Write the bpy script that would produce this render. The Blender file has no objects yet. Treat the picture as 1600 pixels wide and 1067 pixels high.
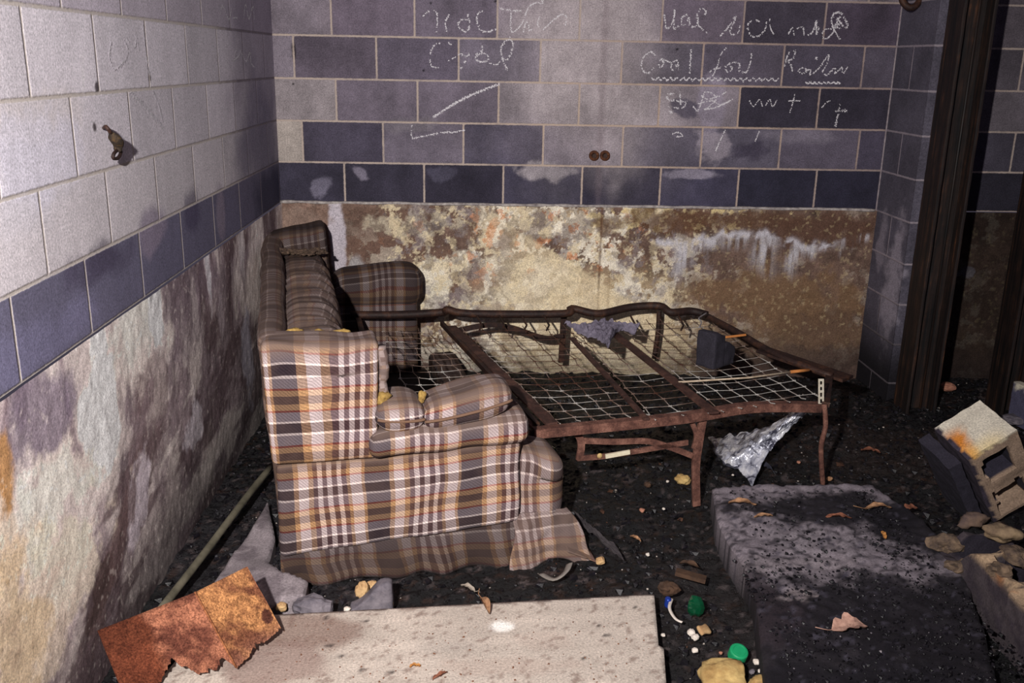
import bpy, math, random
import numpy as np
from mathutils import Vector, Matrix, noise as mn
random.seed(7); RNG = np.random.RandomState(11)
S = bpy.context.scene; COL = S.collection

# ------------------------------------------------------------------ camera, world, light
F, YAW, PIT, ROL = 1484.93, .0339009, .28750298, .01857995
CAM = np.array([1.03679, -4.926843, 1.625555])
fw = np.array([math.sin(YAW)*math.cos(PIT), math.cos(YAW)*math.cos(PIT), -math.sin(PIT)])
r0 = np.array([math.cos(YAW), -math.sin(YAW), 0]); u0 = np.cross(r0, fw)
RT = math.cos(ROL)*r0 + math.sin(ROL)*u0; UP = -math.sin(ROL)*r0 + math.cos(ROL)*u0
cd = bpy.data.cameras.new('camera'); cam = bpy.data.objects.new('camera', cd); COL.objects.link(cam)
cd.sensor_width = 36; cd.lens = F/1600*36; cd.clip_start = .05
M = Matrix.Identity(4)
for i in range(3): M[i][0] = RT[i]; M[i][1] = UP[i]; M[i][2] = -fw[i]; M[i][3] = CAM[i]
cam.matrix_world = M; S.camera = cam
S.view_settings.view_transform = 'Standard'; S.view_settings.look = 'None'
S.view_settings.gamma = 1; S.view_settings.exposure = 0; S.view_settings.use_curve_mapping = False
W = bpy.data.worlds.new('world'); S.world = W; W.use_nodes = True
W.node_tree.nodes['Background'].inputs[0].default_value = (.62, .55, .78, 1)
W.node_tree.nodes['Background'].inputs[1].default_value = .085
def spot(name, loc, aim, energy, size, angle, blend, col):
    l = bpy.data.lights.new(name, 'SPOT'); l.energy = energy; l.shadow_soft_size = size
    l.spot_size = math.radians(angle); l.spot_blend = blend; l.color = col
    o = bpy.data.objects.new(name, l); COL.objects.link(o); o.location = loc
    o.rotation_euler = (Vector(aim)-Vector(loc)).to_track_quat('-Z', 'Y').to_euler()
    return o
spot('flash', (.62, -4.98, 1.95), (1.0, -.6, .75), 730, .03, 104, 1.0, (1, .955, .92))

# ------------------------------------------------------------------ measured points of the place
def ray(px, py): return fw + RT*(px-800)/F - UP*(py-533.5)/F
def onz(px, py, z=0): d = ray(px, py); return CAM + d*(z-CAM[2])/d[2]
def onx(px, py, x=0): d = ray(px, py); return CAM + d*(x-CAM[0])/d[0]
def ony(px, py, y=0): d = ray(px, py); return CAM + d*(y-CAM[1])/d[1]
TH = math.radians(11); P0 = onz(450, 910, 0); P0[2] = 0
US = np.array([math.cos(TH), math.sin(TH), 0]); VS = np.array([-math.sin(TH), math.cos(TH), 0])
def bz(px, py, z): X = onz(px, py, z)-P0; return np.array([X@US, X@VS, z])

# ------------------------------------------------------------------ helpers
def lin(c): c = np.asarray(c, float)/255.; return np.where(c <= .04045, c/12.92, ((c+.055)/1.055)**2.4)
def L4(c): a = lin(c); return (float(a[0]), float(a[1]), float(a[2]), 1)
_lat = {}
def vnoise(x, y, seed=0):
    if seed not in _lat: _lat[seed] = np.random.RandomState(seed+100).rand(256, 256)
    g = _lat[seed]; xi = np.floor(x).astype(int); yi = np.floor(y).astype(int)
    fx = x-xi; fy = y-yi; fx = fx*fx*(3-2*fx); fy = fy*fy*(3-2*fy)
    a = g[xi % 256, yi % 256]; b = g[(xi+1) % 256, yi % 256]; c = g[xi % 256, (yi+1) % 256]; d = g[(xi+1) % 256, (yi+1) % 256]
    return (a*(1-fx)+b*fx)*(1-fy)+(c*(1-fx)+d*fx)*fy
def fbm(x, y, f, oct=4, seed=0, gain=.5):
    t = 0; a = 1; s = 0
    for o in range(oct):
        t = t+a*vnoise(x*f+o*17.3, y*f+o*9.1, seed+o); s += a; a *= gain; f *= 2.03
    return t/s
def sst(a, b, x): t = np.clip((x-a)/(b-a), 0, 1); return t*t*(3-2*t)
def linkmesh(name, V, Fc, mat=None, parent=None, uv=None, attrs=None, col=None, smooth=False):
    me = bpy.data.meshes.new(name)
    V = np.asarray(V, float)
    me.from_pydata(V.tolist(), [], [list(map(int, f)) for f in Fc]); me.update()
    if smooth: me.polygons.foreach_set('use_smooth', [True]*len(me.polygons))
    if uv is not None:
        l = me.uv_layers.new(name='uv'); l.data.foreach_set('uv', np.asarray(uv, float).ravel())
    for k, v in (attrs or {}).items():
        a = me.attributes.new(k, 'FLOAT', 'POINT'); a.data.foreach_set('value', np.asarray(v, float).ravel())
    if col is not None:
        a = me.color_attributes.new('paint', 'FLOAT_COLOR', 'POINT')
        c4 = np.ones((len(V), 4)); c4[:, :3] = col; a.data.foreach_set('color', c4.ravel())
    if mat: me.materials.append(mat)
    o = bpy.data.objects.new(name, me); COL.objects.link(o)
    if parent: o.parent = parent
    return o
def tag(o, label, cat, group=None, kind=None):
    o['label'] = label; o['category'] = cat
    if group: o['group'] = group
    if kind: o['kind'] = kind
    return o
def structure(o): o['kind'] = 'structure'; return o
def empty(name, loc, rz=0):
    o = bpy.data.objects.new(name, None); COL.objects.link(o); o.location = loc; o.rotation_euler = (0, 0, rz); o.empty_display_size = .1
    return o
def n3(p, s=1., o=0): return mn.noise(Vector((p[0]*s+o, p[1]*s+o*1.7, p[2]*s-o)))

def rbox(x0, x1, y0, y1, z0, z1, r=.02, res=.02, fn=None, uvo=(0, 0)):
    """rounded, subdivided box -> verts, faces, uv"""
    lo = np.array([x0, y0, z0]); hi = np.array([x1, y1, z1]); idx = {}; V = []; Fc = []; UV = []
    n = [max(2, int(math.ceil((hi[i]-lo[i])/res))) for i in range(3)]
    def vid(i, j, k):
        key = (i, j, k)
        if key not in idx:
            idx[key] = len(V); V.append([x0+(x1-x0)*i/n[0], y0+(y1-y0)*j/n[1], z0+(z1-z0)*k/n[2]])
        return idx[key]
    def quad(c, ax):
        ids = [vid(*q) for q in c]; Fc.append(ids)
        for q in ids:
            p = V[q]
            if ax == 0: UV.append((p[1]+uvo[0], p[2]+uvo[1]))
            elif ax == 1: UV.append((p[0]+uvo[0], p[2]+uvo[1]))
            else: UV.append((p[0]+uvo[0], z1+p[1]-y0+uvo[1]))
    for i in range(n[0]):
        for j in range(n[1]):
            quad([(i, j, 0), (i, j+1, 0), (i+1, j+1, 0), (i+1, j, 0)], 2)
            quad([(i, j, n[2]), (i+1, j, n[2]), (i+1, j+1, n[2]), (i, j+1, n[2])], 2)
        for k in range(n[2]):
            quad([(i, 0, k), (i+1, 0, k), (i+1, 0, k+1), (i, 0, k+1)], 1)
            quad([(i, n[1], k), (i, n[1], k+1), (i+1, n[1], k+1), (i+1, n[1], k)], 1)
    for j in range(n[1]):
        for k in range(n[2]):
            quad([(0, j, k), (0, j, k+1), (0, j+1, k+1), (0, j+1, k)], 0)
            quad([(n[0], j, k), (n[0], j+1, k), (n[0], j+1, k+1), (n[0], j, k+1)], 0)
    V = np.array(V); r = min(r, *(hi-lo)/2.001)
    c = np.clip(V, lo+r, hi-r); d = V-c; L = np.linalg.norm(d, axis=1)
    m = L > r; V[m] = c[m]+d[m]*(r/L[m])[:, None]
    if fn is not None: V = np.array([fn(p) for p in V])
    return V, Fc, UV
def tube(pts, rad, segs=6, cap=True, closed=False, flat=None):
    P = [Vector(p) for p in pts]; V = []; Fc = []; n = len(P); prev = None
    for i, p in enumerate(P):
        t = ((P[min(i+1, n-1)]-P[max(i-1, 0)])).normalized()
        up = Vector((0, 0, 1)) if abs(t.z) < .9 else Vector((1, 0, 0))
        if prev is not None: up = prev
        a = t.cross(up).normalized(); b = a.cross(t).normalized(); prev = b
        r = rad[i] if hasattr(rad, '__len__') else rad
        for k in range(segs):
            an = 2*math.pi*(k+.5)/segs
            V.append(p+a*math.cos(an)*r*(flat[0] if flat else 1)+b*math.sin(an)*r*(flat[1] if flat else 1))
    for i in range(n-1):
        for k in range(segs):
            Fc.append([i*segs+k, i*segs+(k+1) % segs, (i+1)*segs+(k+1) % segs, (i+1)*segs+k])
    if cap: Fc.append(list(range(segs))[::-1]); Fc.append([(n-1)*segs+k for k in range(segs)])
    return [tuple(v) for v in V], Fc
def join(parts):
    V = []; Fc = []
    for v, f in parts:
        o = len(V); V += [tuple(map(float, q)) for q in v]; Fc += [[i+o for i in g] for g in f]
    return V, Fc
def smoothpath(pts, n=6):
    P = [np.array(p, float) for p in pts]; out = []
    for i in range(len(P)-1):
        p0 = P[max(i-1, 0)]; p1 = P[i]; p2 = P[i+1]; p3 = P[min(i+2, len(P)-1)]
        for k in range(n):
            t = k/n
            out.append(.5*((2*p1)+(-p0+p2)*t+(2*p0-5*p1+4*p2-p3)*t*t+(-p0+3*p1-3*p2+p3)*t**3))
    out.append(P[-1]); return out
def boxbar(a, b, w, h, up=(0, 0, 1)):
    a = Vector(a); b = Vector(b); t = (b-a).normalized(); s = t.cross(Vector(up)).normalized(); q = s.cross(t)
    V = [p+s*x*w/2+q*y*h/2 for p in (a, b) for x, y in ((-1, -1), (1, -1), (1, 1), (-1, 1))]
    return [tuple(v) for v in V], [[0, 3, 2, 1], [4, 5, 6, 7], [0, 1, 5, 4], [1, 2, 6, 5], [2, 3, 7, 6], [3, 0, 4, 7]]
def angle_bar(pts, w=.035, h=.035, th=.005, side=1):
    """L-profile steel bar swept along a path: a top leg and a hanging leg"""
    P = [Vector(p) for p in pts]; V = []; Fc = []; n = len(P)
    prof = [(0, 0), (w*side, 0), (w*side, -th), (th*side, -th), (th*side, -h), (0, -h)]
    for i, p in enumerate(P):
        t = (P[min(i+1, n-1)]-P[max(i-1, 0)]).normalized(); s = Vector((-t.y, t.x, 0)).normalized()
        for a, b in prof: V.append(tuple(p+s*a+Vector((0, 0, b))))
    for i in range(n-1):
        for k in range(6):
            q = [i*6+k, i*6+(k+1) % 6, (i+1)*6+(k+1) % 6, (i+1)*6+k]; Fc.append(q if side < 0 else q[::-1])
    Fc.append(list(range(6))); Fc.append([(n-1)*6+k for k in range(6)][::-1])
    return V, Fc
def rock(c, size, seed=0, sub=2, rough=.35, flat=1.):
    import bmesh
    bm = bmesh.new(); bmesh.ops.create_icosphere(bm, subdivisions=sub, radius=1)
    V = []
    for v in bm.verts:
        k = 1+rough*n3(v.co, 1.1, seed*3.7)+rough*.5*n3(v.co, 2.7, seed*1.3)
        q = v.co*k; q = Vector((round(q.x*2.2)/2.2*.35+q.x*.65, round(q.y*2.2)/2.2*.35+q.y*.65, round(q.z*2)/2*.35+q.z*.65))
        V.append((c[0]+q.x*size[0], c[1]+q.y*size[1], c[2]+q.z*size[2]*flat))
    Fc = [[v.index for v in f.verts] for f in bm.faces]; bm.free()
    return V, Fc

# ------------------------------------------------------------------ materials
class NT:
    def __init__(s, name, rough=.85, spec=.3):
        s.m = bpy.data.materials.new(name); s.m.use_nodes = True; s.t = s.m.node_tree; s.b = s.t.nodes['Principled BSDF']
        s.b.inputs['Roughness'].default_value = rough; s.b.inputs['Specular IOR Level'].default_value = spec
    def n(s, typ, **kw):
        nd = s.t.nodes.new(typ)
        for k, v in kw.items():
            if k.startswith('i_'):
                key = k[2:]; nd.inputs[int(key) if key.isdigit() else key.replace('_', ' ')].default_value = v
            else: setattr(nd, k, v)
        return nd
    def l(s, a, b): s.t.links.new(a, b)
    def noise(s, scale, detail=5, rough=.6, vec=None, dist=0):
        nd = s.n('ShaderNodeTexNoise', i_Scale=scale, i_Detail=detail, i_Roughness=rough, i_Distortion=dist)
        if vec is not None: s.l(vec, nd.inputs['Vector'])
        return nd.outputs['Fac']
    def obj(s): return s.n('ShaderNodeTexCoord').outputs['Object']
    def ramp(s, fac, stops, interp='LINEAR'):
        r = s.n('ShaderNodeValToRGB'); e = r.color_ramp.elements; r.color_ramp.interpolation = interp
        while len(e) < len(stops): e.new(.5)
        for el, (p, c) in zip(e, stops): el.position = p; el.color = c if len(c) == 4 else L4(c)
        s.l(fac, r.inputs[0]); return r.outputs[0]
    def mix(s, fac, a, b, mode='MIX'):
        nd = s.n('ShaderNodeMix', data_type='RGBA', blend_type=mode)
        for v, i in ((fac, 0), (a, 6), (b, 7)):
            if hasattr(v, 'links') or isinstance(v, bpy.types.NodeSocket): s.l(v, nd.inputs[i])
            else: nd.inputs[i].default_value = v
        return nd.outputs[2]
    def math(s, op, a, b=0., c=0., clamp=False):
        nd = s.n('ShaderNodeMath', operation=op); nd.use_clamp = clamp
        for i, v in enumerate((a, b, c)):
            if isinstance(v, bpy.types.NodeSocket): s.l(v, nd.inputs[i])
            else: nd.inputs[i].default_value = v
        return nd.outputs[0]
    def mapr(s, v, a, b, c=0., d=1.):
        nd = s.n('ShaderNodeMapRange'); s.l(v, nd.inputs[0])
        for i, x in enumerate((a, b, c, d)): nd.inputs[i+1].default_value = x
        return nd.outputs[0]
    def attr(s, name, out='Fac'): return s.n('ShaderNodeAttribute', attribute_name=name).outputs[out]
    def bump(s, h, st=.3, dist=.01):
        nd = s.n('ShaderNodeBump', i_Strength=st, i_Distance=dist); s.l(h, nd.inputs['Height']); s.l(nd.outputs[0], s.b.inputs['Normal'])
    def base(s, c):
        if isinstance(c, bpy.types.NodeSocket): s.l(c, s.b.inputs['Base Color'])
        else: s.b.inputs['Base Color'].default_value = c
        return s

def simple(name, c0, c1, scale=20, rough=.85, bump=.3, metallic=0, dist=.004, spec=.3, c2=None, trans=0):
    k = NT(name, rough, spec); f = k.noise(scale, 6, .65, k.obj())
    st = [(.3, c0), (.7, c1)] if c2 is None else [(.28, c0), (.52, c1), (.75, c2)]
    k.base(k.ramp(f, st)); k.b.inputs['Metallic'].default_value = metallic
    if trans: k.b.inputs['Transmission Weight'].default_value = trans
    k.bump(k.noise(scale*3, 6, .7, k.obj()), bump, dist); return k.m

def wall_mat(name, block):
    k = NT(name, .88, .2); o = k.obj()
    base = k.attr('paint', 'Color')
    fine = k.noise(150, 5, .8, o); mid = k.noise(40, 5, .7, o)
    c = k.mix(1., base, k.ramp(fine, [(.3, (.45, .45, .46, 1)), (.7, (1.55, 1.55, 1.54, 1))]), 'MULTIPLY')
    c = k.mix(1., c, k.ramp(mid, [(.3, (.86, .86, .86, 1)), (.7, (1.14, 1.14, 1.14, 1))]), 'MULTIPLY')
    if block:
        d = k.attr('joint'); w = k.math('ADD', d, k.math('MULTIPLY', k.math('SUBTRACT', k.noise(60, 4, .6, o), .5), .006))
        m = k.mapr(w, .0035, .0060, 1, 0)
        mc = k.attr('mortar', 'Color')
        mm = k.math('MULTIPLY', m, k.mapr(k.noise(14, 4, .6, o), .30, .5, .55, 1.))
        c = k.mix(mm, c, k.mix(1., mc, k.ramp(fine, [(.3, (.75, .75, .75, 1)), (.7, (1.25, 1.25, 1.25, 1))]), 'MULTIPLY'))
        h = k.math('ADD', k.math('MULTIPLY', k.mapr(w, .002, .007, 0, 1), 1.), k.math('MULTIPLY', fine, .35))
        k.bump(h, .55, .004)
    else:
        k.bump(k.math('ADD', k.math('MULTIPLY', fine, .4), mid), .35, .004)
    k.base(c); return k.m

def plaid_mat(name, fade):
    k = NT(name, .95, .1)
    uv = k.n('ShaderNodeUVMap', uv_map='uv').outputs[0]
    wob = k.n('ShaderNodeTexNoise', i_Scale=7., i_Detail=2.); k.l(uv, wob.inputs['Vector'])
    wv = k.n('ShaderNodeVectorMath', operation='MULTIPLY_ADD'); k.l(wob.outputs['Color'], wv.inputs[0]); wv.inputs[1].default_value = (.012, .012, 0); k.l(uv, wv.inputs[2])
    sp = k.n('ShaderNodeSeparateXYZ'); k.l(wv.outputs[0], sp.inputs[0])
    U = k.math('FRACT', k.math('DIVIDE', sp.outputs[0], .30)); Vv = k.math('FRACT', k.math('DIVIDE', sp.outputs[1], .187))
    DK = (44, 37, 40); TN = (166, 128, 92); CR = (222, 202, 196); BR = (78, 52, 52)
    ws = [(0, DK), (.245, TN), (.293, CR), (.40, TN), (.457, BR), (.507, CR), (.56, BR), (.613, CR), (.667, BR), (.72, CR), (.767, BR), (.82, TN), (.853, CR), (.967, TN)]
    fs = [(0, (44, 34, 42)), (.13, (240, 224, 220)), (.165, (130, 120, 128)), (.325, (112, 36, 28)), (.36, (168, 128, 88)), (.47, (74, 52, 44)), (.61, (168, 128, 88)), (.71, (112, 36, 28)), (.745, (130, 120, 128)), (.915, (240, 224, 220)), (.955, (44, 34, 42))]
    A = k.ramp(U, ws, 'CONSTANT'); B = k.ramp(Vv, fs, 'CONSTANT')
    avg = k.mix(.5, A, B); mul = k.mix(1., A, B, 'MULTIPLY'); g = k.n('ShaderNodeGamma', i_1=.5); k.l(mul, g.inputs[0])
    c = k.mix(.5, avg, g.outputs[0])
    # twill weave: fine threads
    th = k.n('ShaderNodeTexWave', i_Scale=55., i_Distortion=1.5); th.bands_direction = 'DIAGONAL'; k.l(uv, th.inputs[0])
    c = k.mix(1., c, k.ramp(th.outputs['Fac'], [(.2, (.80, .80, .80, 1)), (.8, (1.18, 1.18, 1.18, 1))]), 'MULTIPLY')
    spk = k.noise(420, 2, .6, uv); c = k.mix(1., c, k.ramp(spk, [(.3, (.65, .65, .65, 1)), (.7, (1.35, 1.35, 1.35, 1))]), 'MULTIPLY')
    dn = k.noise(9, 5, .6, k.obj()); dirt = k.attr('dirt')
    df = k.math('MULTIPLY', dirt, k.mapr(dn, .2, .6, .7, 1.), clamp=True)
    c = k.mix(k.mapr(dn, .35, .65, .0, .2), c, L4((112, 92, 84)))
    c = k.mix(df, c, k.mix(.22, L4(fade), c))
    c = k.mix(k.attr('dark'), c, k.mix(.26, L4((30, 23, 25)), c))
    k.base(c); k.bump(k.math('ADD', spk, k.math('MULTIPLY', dn, 2.)), .45, .004); return k.m

def rust_mat(name, a, b, c, scale=18, rough=.8):
    k = NT(name, rough, .3); o = k.obj(); f = k.noise(scale, 8, .72, o, .4); f2 = k.noise(scale*9, 4, .7, o)
    cc = k.ramp(f, [(.32, a), (.5, b), (.68, c)]); cc = k.mix(1., cc, k.ramp(f2, [(.3, (.6, .6, .6, 1)), (.7, (1.4, 1.4, 1.4, 1))]), 'MULTIPLY')
    k.base(cc); k.bump(f2, .6, .003); return k.m

def paint_mat(name, rough=.85, bump=.5, dist=.004, spec=.3, sc=150):
    k = NT(name, rough, spec); o = k.obj(); f = k.noise(sc, 5, .7, o)
    k.base(k.mix(1., k.attr('paint', 'Color'), k.ramp(f, [(.3, (.6, .6, .6, 1)), (.7, (1.4, 1.4, 1.4, 1))]), 'MULTIPLY'))
    k.bump(f, bump, dist); return k.m

PLAID = plaid_mat('plaid_upholstery', (116, 98, 90))
M_BLOCK = wall_mat('concrete_block_wall', True); M_CONC = wall_mat('cast_concrete_wall', False)
M_RUST = rust_mat('rusty_bed_steel', (60, 36, 32), (100, 66, 56), (138, 98, 84), 22)
M_RUSTD = rust_mat('dark_rusty_steel', (26, 18, 18), (48, 31, 27), (84, 54, 38), 12, .6)
M_RUSTM = rust_mat('middling_rusty_steel', (38, 24, 22), (70, 46, 40), (104, 72, 60), 16, .7)
def _orange():
    k = NT('orange_rust', .9, .15); o = k.obj(); f = k.noise(190, 4, .8, o); g = k.noise(45, 5, .75, o)
    c = k.mix(1., k.attr('paint', 'Color'), k.ramp(f, [(.34, (.40, .32, .32, 1)), (.5, (1.15, 1.08, 1.05, 1)), (.68, (2.1, 2.0, 1.9, 1))]), 'MULTIPLY')
    k.base(k.mix(1., c, k.ramp(g, [(.35, (.6, .55, .58, 1)), (.65, (1.25, 1.25, 1.25, 1))]), 'MULTIPLY')); k.bump(f, .9, .004); return k.m
M_ORANGE = _orange()
M_CHALK = simple('white_chalk', (196, 192, 198), (236, 232, 236), 300, .95, 0)
M_FOAM = simple('yellow_foam', (128, 98, 52), (196, 162, 92), 60, .95, .8, dist=.008)
M_PAINT = paint_mat('weathered_surface')

# ------------------------------------------------------------------ wall painting
H0 = .906; CH = .2050; CB = .4064
def blob(a, b, c, ca, cb, ra, rb, col, k=1., na=.5, nf=9, seed=0, soft=.25, rot=0):
    """mix colour col into array c over a noisy-edged ellipse"""
    da = a-ca; db = b-cb; cr, sr = math.cos(rot), math.sin(rot)
    x = (da*cr+db*sr)/ra; y = (-da*sr+db*cr)/rb
    d = np.sqrt(x*x+y*y)+na*(fbm(a, b, nf, 5, seed, .6)-.5)*3.6
    m = (1-sst(1-soft, 1+soft, d))*k
    return c*(1-m[..., None])+lin(col)*m[..., None]
def gridmesh(name, A, B, fn3, Fmask=None):
    na, nb = A.shape
    P = fn3(A, B).reshape(-1, 3)
    i = np.arange(na*nb).reshape(na, nb)
    Fc = np.stack([i[:-1, :-1], i[1:, :-1], i[1:, 1:], i[:-1, 1:]], -1).reshape(-1, 4)
    return P, Fc
def fastmesh(name, P, Fc, mat, cols, attrs=None, parent=None, flip=False, smooth=True):
    me = bpy.data.meshes.new(name); n = len(P); m = len(Fc)
    if flip: Fc = Fc[:, ::-1]
    me.vertices.add(n); me.vertices.foreach_set('co', P.astype(np.float32).ravel())
    me.loops.add(m*4); me.loops.foreach_set('vertex_index', np.ascontiguousarray(Fc).astype(np.int32).ravel())
    me.polygons.add(m); me.polygons.foreach_set('loop_start', np.arange(0, m*4, 4, dtype=np.int32)); me.polygons.foreach_set('loop_total', np.full(m, 4, np.int32))
    me.update(calc_edges=True)
    me.polygons.foreach_set('use_smooth', np.full(m, smooth))
    for k, c in cols.items():
        a = me.color_attributes.new(k, 'FLOAT_COLOR', 'POINT'); c4 = np.ones((n, 4), np.float32); c4[:, :3] = c.reshape(-1, 3); a.data.foreach_set('color', c4.ravel())
    for k, v in (attrs or {}).items():
        a = me.attributes.new(k, 'FLOAT', 'POINT'); a.data.foreach_set('value', v.astype(np.float32).ravel())
    me.materials.append(mat); me.validate()
    o = bpy.data.objects.new(name, me); COL.objects.link(o)
    if parent: o.parent = parent
    return o
def joints(a, z, offs):
    """distance to nearest mortar joint; offs = offset of the head joints for each course"""
    row = np.floor((z-H0)/CH).astype(int); zz = (z-H0)-row*CH
    dz = np.minimum(zz, CH-zz)
    off = np.array(offs)[np.clip(row, 0, len(offs)-1)]
    aa = (a-off)/CB; fa = aa-np.floor(aa); da = np.minimum(fa, 1-fa)*CB
    return np.minimum(dz, da), row, np.floor(aa).astype(int)

# ---- back wall
def back_wall():
    A, Z = np.meshgrid(np.arange(0, 5.2, .005), np.arange(H0, 2.45, .005), indexing='ij')
    offs = [.3305, .125, .301, .10, .29, .09, .28, .09]
    d, row, bi = joints(A, Z, offs)
    tone = {0: (70, 66, 78), 1: (96, 90, 102), 2: (134, 124, 130), 3: (130, 120, 128), 4: (134, 123, 130), 5: (134, 122, 128), 6: (124, 116, 122), 7: (124, 116, 122)}
    c = np.zeros(A.shape+(3,))
    for r in range(8): c[row == r] = lin(tone[r])
    rnd = np.random.RandomState(5).rand(16, 40); br = rnd[np.clip(row, 0, 15), np.clip(bi+2, 0, 39)]
    c *= (.84+.32*br)[..., None]
    def B(px, py, ra, rb, col, k=.8, **kw):
        nonlocal c
        P = ony(px, py); c = blob(A, Z, c, P[0], P[2], ra, rb, col, k, **kw)
    def setb(px, py, col, kk=.8):
        nonlocal c
        P = ony(px, py); r_ = int(math.floor((P[2]-H0)/CH)); b_ = int(math.floor((P[0]-offs[r_])/CB))
        m = ((row == r_) & (bi == b_))*kk; n_ = (.85+.3*fbm(A, Z, 8, 4, int(px)))
        c = c*(1-m[..., None])+lin(col)*(m*n_)[..., None]
    # bright centre, pale patches, dark damp blocks
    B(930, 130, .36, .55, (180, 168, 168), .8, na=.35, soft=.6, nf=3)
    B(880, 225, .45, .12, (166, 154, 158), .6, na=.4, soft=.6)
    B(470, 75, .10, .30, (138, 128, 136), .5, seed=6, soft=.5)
    for px, py, col, kk in ((448, 220, (176, 164, 154), .95), (475, 155, (150, 140, 140), .85), (590, 155, (108, 98, 110), .8), (715, 155, (112, 102, 114), .8), (525, 220, (76, 70, 84), .9), (650, 220, (122, 112, 122), .7), (780, 220, (86, 80, 94), .85), (900, 220, (130, 120, 130), .6), (1030, 220, (92, 86, 98), .8),
                            (515, 90, (92, 82, 94), .8), (650, 90, (88, 80, 94), .8), (775, 90, (110, 102, 114), .7), (1035, 100, (90, 84, 96), .75), (1155, 100, (92, 84, 98), .75), (1280, 100, (74, 68, 82), .85), (1370, 105, (74, 68, 80), .85), (1090, 40, (106, 94, 108), .7), (1220, 40, (64, 58, 70), .9), (1330, 45, (72, 62, 76), .9), (590, 30, (104, 92, 106), .7), (700, 30, (108, 98, 112), .7),
                            (1210, 165, (48, 44, 56), .95), (1330, 170, (50, 46, 58), .95), (1250, 230, (92, 84, 96), .8), (1350, 235, (70, 64, 78), .85),
                            (720, 285, (52, 48, 60), .9), (600, 285, (56, 52, 64), .85), (490, 285, (60, 56, 70), .8), (980, 285, (56, 52, 66), .9), (850, 290, (70, 66, 82), .8), (1095, 290, (72, 68, 86), .8), (1215, 290, (48, 46, 60), .95), (1320, 295, (46, 44, 58), .95)): setb(px, py, col, kk)
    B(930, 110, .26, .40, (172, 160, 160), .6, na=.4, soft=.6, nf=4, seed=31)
    B(850, 268, .13, .05, (168, 158, 160), .85, seed=3, na=.5)
    B(1075, 168, .07, .05, (82, 76, 90), .8, na=.6, soft=.2, seed=12)
    B(1112, 165, .06, .15, (146, 136, 148), .8, na=.4, soft=.25, seed=13)
    B(1115, 225, .11, .09, (152, 142, 150), .9, na=.5, soft=.2, seed=14, rot=-.3)
    B(1085, 272, .13, .02, (146, 138, 150), .85, na=.6, soft=.3, seed=15)
    B(1250, 212, .18, .03, (126, 118, 128), .6, na=.5, soft=.5, seed=16)
    B(1165, 235, .10, .05, (64, 58, 72), .8, na=.6, soft=.3, seed=17)
    B(500, 292, .06, .05, (130, 124, 140), .7, na=.7, seed=7); B(560, 268, .05, .022, (140, 132, 146), .7, na=.7, seed=8, rot=-.6); B(690, 270, .06, .03, (92, 88, 104), .6, na=.7, seed=38)
    B(640, 195, .12, .03, (140, 132, 136), .5, na=.6, soft=.4, seed=39)
    B(459, 80, .010, .045, (22, 18, 24), .9, na=.4, soft=.4, seed=23)
    for px, py in ((673, 5), (662, 110), (1058, 77), (774, 2), (458, 131)): B(px, py, .006, .006, (15, 12, 16), .95, na=.2, soft=.5)
    B(945, 60, .018, 1.0, (120, 105, 108), .35, na=.2, soft=.7)
    st = fbm(A, Z*.25, 14, 4, 40); c *= (.88+.28*st)[..., None]
    c *= (.50+1.0*fbm(A, Z, 6, 6, 44, .68))[..., None]*np.array([.98, 1., 1.04])
    edge = sst(3.35, 3.6, A); c = c*(1-.45*edge[..., None])  # unlit stretch beyond the column: shade painted into the block colour
    mort = np.zeros_like(c)+lin((186, 170, 160)); mort = blob(A, Z, mort, 2.6, 1.5, .95, .6, (140, 120, 118), .7, na=.2, soft=.5)
    mort = blob(A, Z, mort, 1.9, 1.3, .8, .4, (204, 180, 160), .5, na=.2, soft=.6)
    def f3(A, Z): return np.stack([A, -.0+0*A, Z], -1)
    P, Fc = gridmesh('w', A, Z, f3)
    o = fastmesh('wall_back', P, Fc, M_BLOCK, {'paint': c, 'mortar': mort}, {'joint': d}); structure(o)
    # lower cast concrete
    A, Z = np.meshgrid(np.arange(0, 5.2, .004), np.arange(-.1, H0+.001, .004), indexing='ij')
    c = np.zeros(A.shape+(3,))+lin((120, 97, 86))
    n = fbm(A, Z, 9, 6, 50, .7); c *= (.25+1.5*n)[..., None]
    c = blob(A, Z, c, 1.55, .26, .60, .26, (206, 182, 146), .7, na=.5, soft=.5, nf=4, seed=51)
    c = blob(A, Z, c, 1.9, .18, 1.2, .10, (150, 126, 98), .5, na=.5, soft=.5, nf=4, seed=52)
    right = sst(1.6, 2.6, A); c = c*(1-right[..., None]*.15)
    pat = fbm(A, Z, 7, 6, 60, .65)
    zone = (1-sst(1.9, 2.5, A))*sst(.35, .7, A)
    def flakes(f, sd, lo_, hi_, zmask, col, kk):
        nonlocal c
        q_ = fbm(A, Z, f, 6, sd, .68)+.06*(fbm(A, Z, 3.2, 2, sd+9)-.5)*4*.5
        m = sst(lo_, hi_, q_+.10*(zmask-1))*np.clip(zmask*1.6, 0, 1)*kk*(.65+.5*fbm(A, Z, 30, 3, sd+5)); m = np.clip(m, 0, 1)
        c = c*(1-m[..., None])+lin(col)*m[..., None]
    def B(px, py, ra, rb, col, k=.8, **kw):
        nonlocal c
        P = ony(px, py); c = blob(A, Z, c, P[0], P[2], ra, rb, col, k, **kw)
    CW = (242, 232, 208); BRN = (116, 92, 80)
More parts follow.
